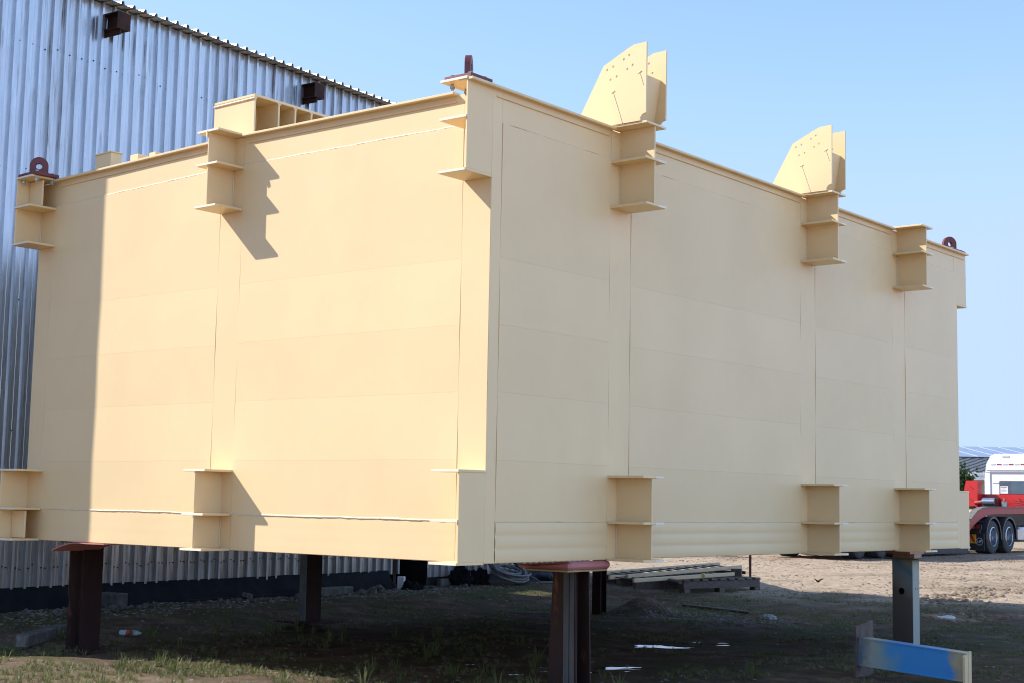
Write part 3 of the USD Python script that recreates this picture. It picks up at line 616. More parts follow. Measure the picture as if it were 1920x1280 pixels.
fl = [(-.0, -1.26), (.25, -1.26), (.25, -.03), (-.0, -.03), (.0, -.62), (.018, -.64), (.018, -.72), (.0, -.74)]
for x in (-6.27, -6.02):
    obj('flange', plate(fl, (x, .35, 0), (0, 1, 0), (0, 0, 1), .016), 'rust_post' if x < -6.1 else 'rust_red', lp)
obj('web', bx(-6.255, -6.02, .47, .482, -1.26, -.03), 'rust_dark', lp)
obj('base_plate', cbx(-6.48, -5.75, .22, .78, -1.225, -1.20, .003), 'rust_red', lp)
obj('end_plate', cbx(-6.36, -5.70, .28, .68, -.03, -.008 - .006, .003), 'rust_dark', lp)
mp = thing('support_post', 'dark steel channel post with one pale flange under the module near the shed', 'support post')
obj('flange', bx(-6.50, -6.385, 4.0, 4.014, -1.09, -.03), 'pale_steel', mp)
obj('web', bx(-6.40, -6.386, 4.014, 4.27, -1.09, -.03), 'rust_dark', mp)
obj('flange', bx(-6.50, -6.385, 4.27, 4.284, -1.09, -.03), 'rust_dark', mp)
obj('base_plate', cbx(-6.72, -6.1, 3.8, 4.42, -1.10, -1.078, .003), 'rust_post', mp)
obj('end_plate', cbx(-6.6, -6.25, 3.9, 4.4, -.03, -.014, .003), 'rust_dark', mp)
fp = thing('support_post', 'tapered rusty column with grey stripes under the front corner of the module', 'support post')
zb = -1.32
obj('flange', plate([(-.335, zb), (.0, zb), (-.03, -.10), (-.275, -.10)], (0, 1.312, 0), (1, 0, 0), (0, 0, 1), .016), 'rust_post', fp)
obj('flange', plate([(-.26, zb), (.0, zb), (-.035, -.10), (-.235, -.10)], (0, 1.52, 0), (1, 0, 0), (0, 0, 1), .016), 'rust_post', fp)
obj('web', bx(-.16, -.148, 1.312, 1.504, zb, -.10), 'rust_dark', fp)
for a, b in ((-.155, -.098), (-.086, -.040)):
    obj('cover_strip', plate([(a + .012, zb), (b + .014, zb), (b, -.10), (a, -.10)], (0, 1.297, 0), (1, 0, 0), (0, 0, 1), .006), 'steel_grey', fp)
obj('cap_plate', cbx(-.48, .02, 1.12, 1.72, -.10, -.085, .002), 'yellow_plate', fp)
bp = thing('support_post', 'dark H-section post behind the tapered front column, beside a soil heap', 'support post')
obj('flange', bx(-5.72, -5.56, 9.40, 9.414, -1.2, -.03), 'rust_dark', bp); obj('flange', bx(-5.72, -5.56, 9.55, 9.564, -1.2, -.03), 'rust_post', bp); obj('web', bx(-5.645, -5.633, 9.414, 9.55, -1.2, -.03), 'rust_dark', bp)
obj('end_plate', cbx(-5.7, -5.36, 9.2, 9.55, -.03, -.014, .003), 'rust_dark', bp)
rp = thing('support_post', 'square box post patchily painted yellow, blue and brown with a round hole', 'support post')
px0, px1, py0, py1 = -.255, .015, 8.30, 8.50
hole = list(Point((-.135, -.52)).buffer(.042, 10).exterior.coords)
obj('front_plate', plate(Polygon([(px0, -1.25), (px1, -1.25), (px1, -.125), (px0, -.125)], [hole]), (0, py0 + .01, 0), (1, 0, 0), (0, 0, 1), .01), 'box_post', rp)
side_h = [list(Point((y, -.49)).buffer(.011, 6).exterior.coords) for y in (8.385, 8.455)]
obj('side_plate', plate(Polygon([(py0 + .01, -1.25), (py1, -1.25), (py1, -.125), (py0 + .01, -.125)], side_h), (px1 - .01, 0, 0), (0, 1, 0), (0, 0, 1), .01), 'post_pale', rp)
obj('side_plate', bx(px0, px0 + .01, py0 + .01, py1, -1.25, -.125), 'box_post', rp)
obj('back_plate', bx(px0 + .01, px1 - .01, py1 - .01, py1, -1.25, -.125), 'rust_dark', rp)
obj('cap_plate', cbx(-.33, .13, 8.22, 8.60, -.125, -.108, .002), 'grey_board', rp)
obj('packer', cbx(-.24, .05, 8.28, 8.50, -.108, -.055, .003), 'yellow_plate', rp)
# red rubber packing between posts and module
def pad(x0, x1, y0, y1, z, sag, label, thick=.012, droop=None):
    nx, ny = 26, 14; X, Y = np.meshgrid(np.linspace(x0, x1, nx), np.linspace(y0, y1, ny), indexing='ij')
    u, v = (X - x0) / (x1 - x0), (Y - y0) / (y1 - y0)
    Z = z + droop(u, v) if droop else z + 0 * X
    t = grid(np.stack([X, Y, Z + thick], -1)); b = grid(np.stack([X, Y, Z], -1)); b.invert()
    e = []
    for P in (np.stack([X, Y, Z], -1),):
        loop = np.vstack([P[:, 0], P[-1, 1:], P[-2::-1, -1], P[0, -2::-1]])
        e.append(grid(np.stack([loop, loop + [0, 0, thick]], 1)))
    obj('rubber_pad', cat([t, b] + e), 'rubber_red', smooth=40, label=label, category='rubber pad')
pad(-6.03, -5.10, -.05, .55, -.0165, 0, 'red rubber pad curling out at the sunlit left end of the module', .012, lambda u, v: -.095 * np.clip((.46 - u) / .46, 0, 1) ** 1.6)
m_ = cbx(-.60, .005, 1.17, 1.80, -.0835, -.008, .024); v_ = np.array(m_.vertices); v_[:, 2] -= np.where(v_[:, 2] > -.05, .045, 0) * np.clip((-.25 - v_[:, 0]) / .35, 0, 1)
obj('rubber_pad', trimesh.Trimesh(v_, m_.faces, process=False), 'rubber_red', label='red rubber pad on top of the tapered front column', category='rubber pad')
pad(-.30, .03, 8.20, 8.62, -.053, 0, 'thick red rubber pad on top of the square box post', .040)

# ------------------------------------------------------------------ things on the ground
# blue beam offcut with end plates
be = np.array([.985, .173, 0]); bn = np.array([-.173, .985, 0]); bu = np.array([0, 0, 1.0]); bl = be * 1 + bu * -.085; bl /= np.linalg.norm(bl)
bw_ = np.cross(bl, bn) * 1; bw_ = bw_ if bw_[2] > 0 else -bw_
bo = np.array([1.06, 4.60, -1.06])
beam = thing('beam_offcut', 'short blue sprayed steel beam with tall end plates lying in the weeds', 'steel beam')
def loc_box(a0, a1, n0, n1, u0, u1, o=bo, E=bl, N=bn, U=bw_):
    m = bx(a0, a1, n0, n1, u0, u1); T = np.eye(4); T[:3, 0], T[:3, 1], T[:3, 2], T[:3, 3] = E, N, U, o; m.apply_transform(T); trimesh.repair.fix_normals(m); return m
obj('web', loc_box(.0, 1.06, .0, .012, .008, .262), 'beam_blue', beam)
obj('flange', loc_box(.0, 1.06, -.008, .17, .262, .274), 'beam_blue', beam)
obj('flange', loc_box(.0, 1.06, -.008, .17, -.004, .008), 'beam_blue', beam)
T2 = dict(E=be, N=bn, U=bu)
ep = plate([(-.03, 0), (.60, 0), (.60, .55), (.57, .57), (-.01, .545), (-.03, .53)], bo + be * -.018 + bu * -.16, bn, bu, .02)
obj('end_plate', ep, 'ply_brown', beam, label='worn brown end plate with an orange edge')
oe = bo + bl * 1.06
for a, b, zt in ((-.075, .07, .385), (.085, .23, .395)):
    obj('end_plate', plate([(a, 0), (b, 0), (b, zt), (b - .01, zt + .012), (a + .012, zt), (a, zt - .015)], oe + bu * -.13 + bl * .001, bn, bu, .02), 'cream_edge', beam)

# pallet
pal = thing('timber_pallet', 'weathered timber pallet on the weedy ground carrying the cream ladders', 'pallet', (-7.45, 14.95, gz(-7.45, 14.95) - .05), math.radians(-13))
for k in range(9):
    y = -.98 + k * .235
    obj('deck_board', cbx(-.86, .86, y, y + .15, .225 + .004 * (k % 2), .262 + .004 * (k % 2), .004), 'grey_board' if k == 0 else 'old_wood', pal)
for x in (-.82, -.05, .72):
    obj('bearer', cbx(x, x + .12, -.98, 1.05, .085, .222, .004), 'old_wood_b', pal)
for x in (-.82, -.05, .72):
    for y in (-.97, -.05, .90):
        obj('block', cbx(x - .01, x + .13, y, y + .15, -.03, .084, .004), 'old_wood_b', pal)
for k in range(3):
    obj('bottom_board', cbx(-.87, .87, -.975 + k * .93, -.83 + k * .93, -.05, -.031, .003), 'old_wood_b', pal)
# second stack of boards beside it, half hidden under the ladders
bs = thing('timber_pallet', 'second dark timber pallet lying to the left under the ladder ends', 'pallet', (-8.05, 14.05, gz(-8.05, 14.05) - .03), math.radians(-13))
for k in range(5):
    obj('deck_board', cbx(-.55, .55, -.5 + k * .21, -.34 + k * .21, .20, .23, .004), 'old_wood_b', bs)
for x in (-.52, -.03, .42): obj('bearer', cbx(x, x + .10, -.5, .52, -.03, .198, .004), 'old_wood_b', bs)
tb = obj('timber_block', rotz(cbx(-.10, .10, -.06, .06, 0, .14, .006), .4, (-6.86, 15.70, gz(-7.45, 14.95) + .217)), 'old_wood_b', label='dark short timber block standing on the far edge of the pallet', category='timber block')
obj('rope_spool', cat([rotz(cyl((0, -.06, .05), (0, .06, .05), .05, 12), .4, (-6.75, 14.3, gz(-7.45, 14.95) + .217))]), 'rope_yellow', label='small pale yellow cylinder lying on the pallet', category='spool')
# ladders: from one pixel-measured end to the other, on top of the pallet
def ladder(a, b, wdt, label, zr=.0):
    a, b = np.array(a, float), np.array(b, float); d = (b - a); ln = np.linalg.norm(d); d /= ln
    side = np.cross([0, 0, 1], d); side /= np.linalg.norm(side); up = np.cross(d, side)
    ld = thing('cream_ladder', label, 'ladder')
    for s in (0, wdt):
        lift = up * zr * (s > 0)
        m = cbx(0, ln, -.02, .02, -.034, .034, .006); T = np.eye(4); T[:3, 0], T[:3, 1], T[:3, 2], T[:3, 3] = d, side, up, a + side * s + lift; m.apply_transform(T)
        obj('stile', m, 'ladder_tan', ld)
    k = .18
    while k < ln - .1:
        obj('rung', cyl(a + d * k, a + d * k + side * wdt + up * zr, .012, 8), 'steel_grey', ld); k += .30
    return ld
zp = gz(-7.45, 14.95) + .215
ladder((-7.02, 12.24, zp + .085), (-6.97, 16.07, zp + .165), .50, 'upper cream steel ladder lying tilted across the pallet', .035)
ladder((-6.66, 11.9, zp + .038), (-6.80, 15.5, zp + .05), .50, 'lower cream steel ladder lying flat under the other ladder', .03)
obj('timber_bar', cyl((-7.25, 13.47, zp + .02), (-6.25, 12.75, zp + .005), .035, 8), 'old_wood_b', label='dark bar lying across the near corner of the pallet', category='bar')
obj('timber_bar', cyl((-7.75, 15.9, zp + .06), (-6.98, 16.25, zp + .05), .03, 8), 'rust_dark', label='dark bar at the back of the pallet reaching the timber block', category='bar')
stk = (-8.0, 18.2)
obj('rusty_stake', cat([cyl((stk[0], stk[1], gz(*stk) - .1), (stk[0], stk[1], .3), .028, 8), cyl((stk[0] - 2.0, stk[1] + .1, gz(*stk) + .46), (stk[0], stk[1], gz(*stk) + .46), .008, 6)]), 'rust_red', label='thin rusty stake upright behind the pallet', category='stake')
# concrete kerb and planks near the shed
zq = gz(-6.95, .5)
obj('concrete_kerb', rotz(cbx(-.72, .72, -.07, .07, -.02, .13, .02), math.atan2(1.24, -1.02), (-6.95, .50, zq)), 'concrete', label='grey concrete kerb stone lying beside the rusty left column', category='kerb stone')
obj('concrete_block', rotz(cbx(-.2, .2, -.1, .1, 0, .22, .015), .1, (*wpt(2.75, .42, 0)[:2], gz(*wpt(2.75, .42, 0)[:2]) - .01)), 'concrete', label='rough concrete block against the black plastic behind the left column', category='concrete block')
obj('concrete_block', rotz(cbx(-.55, .55, -.09, .09, 0, .13, .015), math.atan2(SE[1], SE[0]), (*wpt(7.0, .45, 0)[:2], gz(*wpt(7.0, .45, 0)[:2]) - .01)), 'concrete', label='long low concrete block below the plastic behind the pale flanged post', category='concrete block')
obj('white_block', rotz(cbx(-.06, .06, -.05, .05, 0, .22, .01), .5, (*wpt(9.12, .25, 0)[:2], gz(*wpt(9.12, .25, 0)[:2]))), 'wall_white', label='small pale block upright at the left of the doorway', category='block')
obj('pale_slab', rotz(cbx(-.2, .2, -.05, .05, 0, .14, .01), math.atan2(SE[1], SE[0]), (*wpt(10.55, .12, 0)[:2], gz(*wpt(10.55, .12, 0)[:2]) - .02)), 'concrete', label='small pale slab under the sheet edge right of the doorway', category='slab')
obj('timber_offcut', rotz(cbx(-.35, .35, -.03, .03, 0, .025, .004), .75, (-6.35, 8.6, gz(-6.35, 8.6))), 'grey_board', label='thin grey stick on the soil left of the tapered column', category='stick')
obj('timber_offcut', rotz(cbx(-.85, .85, -.06, .06, -.01, .04, .006), -.35, (-4.75, 11.5, gz(-4.75, 11.5))), 'old_wood_b', label='dark flat timber lying on the weeds before the pallet', category='plank')
# rubble along the shed
def angular(r, seed):
    q = np.random.default_rng(seed); P = q.normal(0, 1, (14, 3)); P /= np.linalg.norm(P, axis=1, keepdims=True)
    return trimesh.convex.convex_hull(P * q.uniform(.75, 1.1, (14, 1)) * np.array([1, q.uniform(.6, .95), q.uniform(.5, .8)]) * r)
for k in range(64):
    s_ = rng.uniform(.8, 9.0) if k > 3 else (6.2, 7.9, 8.15, 5.4)[k]; nn = rng.uniform(.28, .70); q = wpt(s_, nn, 0); r = .035 + .075 * rng.random() ** 2 if k > 3 else .13
    m = angular(r, 50 + k); m.apply_translation((q[0], q[1], gz(q[0], q[1]) + r * .25))
    obj('rubble_stone', m, 'stone', label='grey brown stone in the rubble row at the foot of the shed', category='stone', group='rubble stones along the shed foot')
for k in range(14):
    s_ = rng.uniform(9.5, 10.9); nn = rng.uniform(.3, .9); q = wpt(s_, nn, 0); r = rng.uniform(.03, .07)
    m = angular(r, 150 + k); m.apply_translation((q[0], q[1], gz(q[0], q[1]) + r * .2))
    obj('doorway_stone', m, 'stone', smooth=40, label='small broken stone on the soil before the shed doorway', category='stone', group='stones before the doorway')
# litter
obj('plastic_bag', crumple(np.array([-3.31, 10.62, gz(-3.31, 10.62)]), .15, .10, .09, 5), 'rubbish_clear', smooth=50, label='pale clear plastic bag crumpled in the green weeds below the pallet', category='plastic bag')
obj('plastic_bag', crumple(np.array([-1.44, 12.85, gz(-1.44, 12.85)]), .20, .14, .09, 15), 'rubbish_white', smooth=50, label='whitish plastic bag crumpled on the weeds right of the box post', category='plastic bag')
bq = np.array([-6.86, 1.62, gz(-6.86, 1.62) + .035])
bt = obj('plastic_bottle', cat([tube([bq + np.array(v) for v in ((-.10, -.06, 0), (-.09, -.055, 0), (-.02, -.01, 0))], [.02, .033, .034], 12), tube([bq + np.array(v) for v in ((.045, .025, 0), (.09, .055, 0), (.115, .07, 0), (.13, .08, 0))], [.034, .03, .014, .013], 12)]), 'rubbish_clear', smooth=40, label='clear plastic bottle with a red label lying in the shade', category='bottle')
obj('bottle_label', tube([bq + np.array((-.02, -.01, 0)), bq + np.array((.045, .025, 0))], .0345, 12), 'label_red', bt, smooth=40)
# bird
cb = CAM + (FW + (1534 - 960) / FPX * RT - (1089 - 640) / FPX * UP) * 20.0
body = trimesh.creation.icosphere(subdivisions=2); v = body.vertices * [.055, .028, .026]; v[:, 2] += .01 * (v[:, 0] > 0) * v[:, 0] / .055
body = trimesh.Trimesh(v, body.faces, process=False)
head = trimesh.creation.icosphere(subdivisions=2, radius=.02); head.apply_translation((.058, 0, .012))
beak = cyl((.075, 0, .012), (.092, 0, .009), .006, 6, .001); tail = cat([plate([(-.05, -.012), (-.11, -.024), (-.11, .024), (-.05, .012)], (0, 0, 0), (1, 0, 0), (0, 1, 0), .004)])
S_B = .55
bird = thing('flying_bird', 'small dark bird flying low over the sunlit dirt', 'bird', cb, 2.6)
bm = obj('body', cat([body, head, beak]).apply_scale(S_B), 'bird_dark', bird, 40)
obj('tail', tail.apply_scale(S_B), 'bird_dark', bird)
for s in (1, -1):
    X = np.array([[[.035, s * .02, .012], [.03, s * .075, .05], [-.02, s * .135, .075]], [[.0, s * .02, .014], [-.01, s * .075, .052], [-.04, s * .13, .074]], [[-.03, s * .02, .010], [-.045, s * .07, .045], [-.06, s * .115, .068]]])
    w = grid(X * S_B); w2 = w.copy(); w2.vertices = w2.vertices - [0, 0, .004]; w2.invert(); obj('wing', cat([w, w2]), 'bird_dark', bird)

# ------------------------------------------------------------------ lorry and low-loader far behind
GT = gz(-11, 39)
def wheel_mesh(r, w):
    """tyre as a lathe about the x axis, outer side towards +x"""
    prof = [(-w / 2 + .03, r * .58), (-w / 2, r * .72), (-w / 2 + .02, r * .94), (-w / 2 + .05, r), (w / 2 - .05, r), (w / 2 - .02, r * .94), (w / 2, r * .72), (w / 2 - .03, r * .58)]
    return lathe_x(prof)
def lathe_x(prof, n=28):
    th = np.arange(n + 1) / n * 2 * np.pi
    P = np.array([[[x, r * math.cos(a), r * math.sin(a)] for a in th] for x, r in prof]); return grid(P)
truck = thing('lorry_tractor', 'white cabbed lorry with black mudguards parked far right', 'lorry', (-11.75, 39.0, GT))
X1 = 1.25   # right side, towards the camera side
def tp(name, mesh, m, parent=None, smooth=False, label=None): return obj(name, mesh, m, parent or truck, smooth, label)
ys0 = 5.0   # cab rear
sect = [(-1.25, 1.40), (1.25, 1.40), (1.25, 2.55), (1.18, 3.10), (1.02, 3.40), (.85, 3.47), (-.85, 3.47), (-1.02, 3.40), (-1.18, 3.10), (-1.25, 2.55)]
tp('cab', plate(Polygon(sect).buffer(-.03).buffer(.03), (0, ys0 + 2.2, 0), (1, 0, 0), (0, 0, 1), 2.2), 'truck_white', smooth=35)
tp('roof_fairing', plate(Polygon(sect).intersection(Polygon([(-2, 2.86), (2, 2.86), (2, 4), (-2, 4)])).buffer(-.02), (0, ys0 - .0, 0), (1, 0, 0), (0, 0, 1), .05), 'truck_white', smooth=35)
for s in (-1, 1): tp('corner_panel', cbx(s * 1.20 - .04 * s - .14 * (s > 0), s * 1.20 - .04 * s + .14 * (s < 0), ys0 - .04, ys0, 1.45, 2.84, .015), 'truck_white')
tp('under_cab_fill', bx(-1.2, 1.2, ys0 + .05, ys0 + 2.1, .6, 1.40), 'truck_black')  # plain black box filling the space below the cab
tp('seam', bx(-1.2, 1.2, ys0 - .055, ys0 - .0, 2.80, 2.825), 'truck_trim')
tp('seam', bx(-.95, .95, ys0 - .02, ys0, 2.40, 2.42), 'truck_trim')
wf = tp('rear_window', cbx(-.70, .70, ys0 - .03, ys0 + .02, 1.98, 2.48, .02), 'truck_black')
tp('pane', cbx(-.67, .67, ys0 - .034, ys0 - .01, 2.01, 2.45, .003), 'truck_glass', wf)
pp = tp('sticker', bx(-.65, -.37, ys0 - .040, ys0 - .036, 2.02, 2.29), 'paper', wf)
for k, (z, w) in enumerate(((2.235, .22), (2.185, .18), (2.13, .22), (2.085, .2))): obj('print_line', bx(-.63, -.63 + w, ys0 - .0425, ys0 - .0405, z, z + (.03 if k == 0 else .014)), 'ink', pp)
for k in range(9):
    tp('reflector', bx(-.98 + k * .22, -.98 + k * .22 + .17, ys0 - .062, ys0 - .05, 3.07, 3.105), 'lamp_red' if k % 2 else 'truck_trim')
for x in (-.42, .42): tp('marker_lamp', cbx(x - .13, x + .13, ys0 - .062, ys0 - .05, 3.33, 3.41, .005), 'truck_trim')
tp('chassis', bx(-.45, .45, -1.6, 6.5, .62, .90), 'truck_black')
tp('rear_panel', bx(-1.2, 1.2, -1.75, -1.70, .30, .95), 'truck_black')
ta = tp('tail_lamp', bx(.62, 1.27, -1.79, -1.75, .78, .93), 'truck_black')
for k, m in enumerate(('lamp_red', 'lamp_red', 'lamp_amber', 'lamp_red')): obj('lens', cyl(((.70 + k * .15), -1.79, .855), ((.70 + k * .15), -1.815, .855), .055, 12), m, ta)
cv = tp('chevron_board', bx(.30, 1.08, -1.80, -1.755, .34, .62), 'chevron_yellow')
for k in range(3):
    x = .34 + k * .26
    obj('red_stripe', plate([(x + .13, .38), (x + .22, .38), (x + .10, .615), (x + .01, .615)], (0, -1.806, 0), (1, 0, 0), (0, 0, 1), -.004), 'label_red', cv)
lg = tp('flap_emblem', lathe_x([(0, .105), (.006, .105), (.006, .12), (0, .12)]), 'truck_trim')
UsdGeom.Xformable(lg).AddTransformOp().Set(Gf.Matrix4d(0, -1, 0, 0, 1, 0, 0, 0, 0, 0, 1, 0, 1.19, -1.77, .40, 1))
tx = meshkit.text_mesh('UP', .085, .004, True); tx.apply_transform(np.array([[1, 0, 0, 1.12], [0, 0, 1, -1.778], [0, 1, 0, .36], [0, 0, 0, 1]])); tp('emblem_letters', tx, 'truck_trim')
tp('mud_flap', bx(.85, 1.34, -1.76, -1.73, .10, .66), 'truck_black')
for k, y in enumerate((-.70, .70)):
    for sx in (1, -1):
        w = tp('wheel', wheel_mesh(.54, .56), 'tyre', smooth=40)
        UsdGeom.Xformable(w).AddTransformOp().Set(Gf.Matrix4d(sx, 0, 0, 0, 0, sx, 0, 0, 0, 0, 1, 0, sx * .97, y, .54, 1))
        rm = lathe_x([(.27, .33), (.285, .30), (.27, .285), (.06, .27), (.05, .20), (.10, .12), (.10, .0)])
        obj('rim', rm, 'rim', w, 40)
        obj('hub_nuts', cat([cyl((.055, .165 * math.cos(a), .165 * math.sin(a)), (.09, .165 * math.cos(a), .165 * math.sin(a)), .018, 6) for a in np.arange(10) / 10 * 2 * np.pi]), 'truck_black', w)
    th = np.linspace(-.12, np.pi + .12, 22); P = np.array([[[x, y + .66 * math.cos(a), .54 + .66 * math.sin(a)] for a in th] for x in (.62, 1.27)])
    P2 = np.array([[[1.27, y + r * math.cos(a), .54 + r * math.sin(a)] for a in th] for r in (.66, .60)])
    tp('mudguard', cat([grid(P), grid(P2)]), 'mudguard', smooth=40)
for y in (4.6, 5.9):
    w = tp('wheel', wheel_mesh(.54, .34), 'tyre', smooth=40); UsdGeom.Xformable(w).AddTransformOp().Set(Gf.Matrix4d(1, 0, 0, 0, 0, 1, 0, 0, 0, 0, 1, 0, 1.05, y, .54, 1))
tp('side_tank', cbx(.75, 1.22, 1.75, 3.4, .35, .85, .08), 'rim')

trl = thing('low_loader_trailer', 'red low-loader trailer coupled to the white lorry, mostly hidden by the module', 'trailer', (-11.75, 39.0, GT))
def rp_(name, mesh, m, parent=None, smooth=False, label=None): return obj(name, mesh, m, parent or trl, smooth, label)
# gooseneck side beams (curved), in the y-z plane
top = [(-2.9, .80), (-2.35, 1.06), (-1.75, 1.36), (-1.3, 1.46), (-.8, 1.49), (4.0, 1.52)]
bot = [(4.0, 1.32), (-.5, 1.28), (-1.0, 1.22), (-1.5, 1.10), (-2.0, .92), (-2.5, .68), (-2.9, .50)]
for x in (.95, -1.15):
    g = rp_('gooseneck_beam', plate(top + bot, (x, 0, 0), (0, 1, 0), (0, 0, 1), .16), 'trailer_red')
    obj('top_plate', plate([(a, b + .002) for a, b in top] + [(a, b + .03) for a, b in top[::-1]], (x - .03, 0, 0), (0, 1, 0), (0, 0, 1), .22), 'grey_board', g)
rp_('gooseneck_deck', bx(-.98, .94, -1.4, 3.9, 1.44, 1.48), 'truck_black')
rp_('gooseneck_ramp', plate([(-2.9, .80), (-2.35, 1.05), (-1.75, 1.35), (-1.4, 1.42), (-1.4, 1.38), (-2.9, .70)], (-.98, 0, 0), (0, 1, 0), (0, 0, 1), 1.92), 'cream_edge')
rp_('low_deck', bx(-1.25, 1.25, -11.8, -2.85, .42, .80), 'trailer_red')
rp_('deck_side', bx(1.25, 1.27, -6.9, -2.85, .06, .44), 'truck_black')
rp_('deck_load', cbx(-1.15, 1.15, -11.5, -3.2, .81, 2.5, .05), 'trailer_red')
rp_('headboard', bx(-1.05, 1.22, 3.75, 3.85, 1.50, 1.98), 'truck_red')
hb = rp_('side_cabinet', plate([(-1.35, 1.50), (-.86, 1.50), (-.86, 2.45), (-1.28, 2.45), (-1.35, 2.1)], (0, 3.75, 0), (1, 0, 0), (0, 0, 1), .45), 'truck_red')
for z in (1.75, 2.2): obj('slot', plate([(-1.13, z + .04), (-1.12, z + .06), (-.99, z - .05), (-1.0, z - .07)], (0, 3.297, 0), (1, 0, 0), (0, 0, 1), .004), 'truck_black', hb)
for x in (.45, .85): obj('slot', plate([(x, 1.84), (x + .02, 1.86), (x + .13, 1.76), (x + .11, 1.74)], (0, 3.748, 0), (1, 0, 0), (0, 0, 1), .004), 'truck_black', rp_('slot_plate', bx(x - .005, x - .004, 3.74, 3.748, 1.74, 1.742), 'truck_red'))
wn = rp_('winch', cbx(-.65, -.15, 3.2, 3.5, 1.50, 1.85, .03), 'truck_black')
obj('drum', cyl((-.62, 3.18, 1.72), (-.18, 3.18, 1.72), .11, 12), 'rim', wn); obj('motor', cyl((-.95, 3.3, 1.66), (-.66, 3.3, 1.70), .07, 10), 'trailer_red', wn)
rp_('valve_block', cat([cbx(.0, .2, 3.3, 3.5, 1.52, 1.72, .02), cyl((.1, 3.3, 1.72), (.1, 3.3, 1.84), .03, 8)]), 'zinc_bolt')
for k in range(4):
    t = np.linspace(0, 1, 10); P = np.stack([.32 + .62 * t * (1 - .12 * k), 3.6 + 0 * t, 1.74 - .07 * k + .10 * np.sin(t * np.pi * .9) - .24 * t], -1)
    rp_('air_hose', tube(P, .012, 6), 'truck_black', smooth=True)
for k, y in enumerate((-10.4, -9.0, -7.6)):
    for sx in (1, -1):
        w = rp_('wheel', wheel_mesh(.42, .5), 'tyre', smooth=40); UsdGeom.Xformable(w).AddTransformOp().Set(Gf.Matrix4d(sx, 0, 0, 0, 0, sx, 0, 0, 0, 0, 1, 0, sx * .98, y, .42, 1))
        obj('rim', lathe_x([(.24, .26), (.25, .24), (.08, .22), (.08, .0)]), 'rim', w, 40)

# ------------------------------------------------------------------ building with solar panels beyond
O = np.array([-19.95, 58.6]); FU = RT[:2] / np.linalg.norm(RT[:2]); FV = FW[:2] / np.linalg.norm(FW[:2])
TB = np.eye(4); TB[:2, 0], TB[:2, 1], TB[:2, 3] = FU, FV, O
def B(m): m = m.copy(); m.apply_transform(TB); return m
bd = thing('solar_roof_building', 'low white building with solar panels on its roof behind the lorry', 'building')
def bp_(name, mesh, m, parent=None): return obj(name, B(mesh), m, parent or bd)
gz0 = -1.0
U0, U1 = -9.0, 14.0
bp_('wall', bx(U0, U1, 2.2, 9, gz0, 2.6), 'wall_white')
bp_('gutter', cbx(U0, U1, -.08, .06, 2.12, 2.27, .02), 'wall_white')
bp_('fascia', bx(U0, U1, -.02, .04, 1.93, 2.118), 'wall_white')
vr = bp_('verandah_roof', plate([(-.0, 2.26), (2.3, 3.02), (2.3, 2.97), (.0, 2.21)], (U0, 0, 0), (0, 1, 0), (0, 0, 1), U1 - U0), 'fibro_roof')
for k in range(60):
    u = U0 - 2 + k * .42
    a = np.array([u, .02, 2.285]); b = np.array([u + 2.6, 2.28, 3.03])
    if a[0] < U0 or b[0] > U1: continue
    bp_('roof_rib', tube([a, b], .055, 5), 'fibro_lit', vr)
rf = bp_('roof', plate([(2.2, 3.06), (9.0, 3.86), (9.0, 3.7), (2.2, 3.0)], (U0, 0, 0), (0, 1, 0), (0, 0, 1), U1 - U0), 'fibro_roof')
sl = math.atan2(.80, 6.8)
for r in range(3):
    for k in range(22):
        m = cbx(0, 1.0, 0, 2.05, .03, .07, .004); m.apply_transform(trimesh.transformations.rotation_matrix(sl, [1, 0, 0])); m.apply_translation((U0 + .3 + k * 1.03, 2.25 + r * 2.1 * math.cos(sl), 3.075 + r * 2.1 * math.sin(sl)))
        s_ = bp_('solar_panel', m, 'solar_frame', rf)
        g = bx(.035, .965, .035, 2.015, .0705, .074); g.apply_transform(trimesh.transformations.rotation_matrix(sl, [1, 0, 0])); g.apply_translation((U0 + .3 + k * 1.03, 2.25 + r * 2.1 * math.cos(sl), 3.075 + r * 2.1 * math.sin(sl)))
        bp_('solar_glass', g, 'solar', s_)
for u in (.3, 4.3, 8.3, -3.7): bp_('column', cbx(u, u + .22, -.02, .2, gz0, 1.93, .01), 'wall_white')
for u in (-1.2, 2.8): 
    w = bp_('window', bx(u, u + 1.2, 2.14, 2.22, .3, 1.5), 'wall_white'); bp_('pane', bx(u + .06, u + 1.14, 2.13, 2.139, .36, 1.44), 'window_glass', w)
dr = bp_('door', bx(.75, 1.75, 2.12, 2.21, gz0, 1.55), 'truck_black')

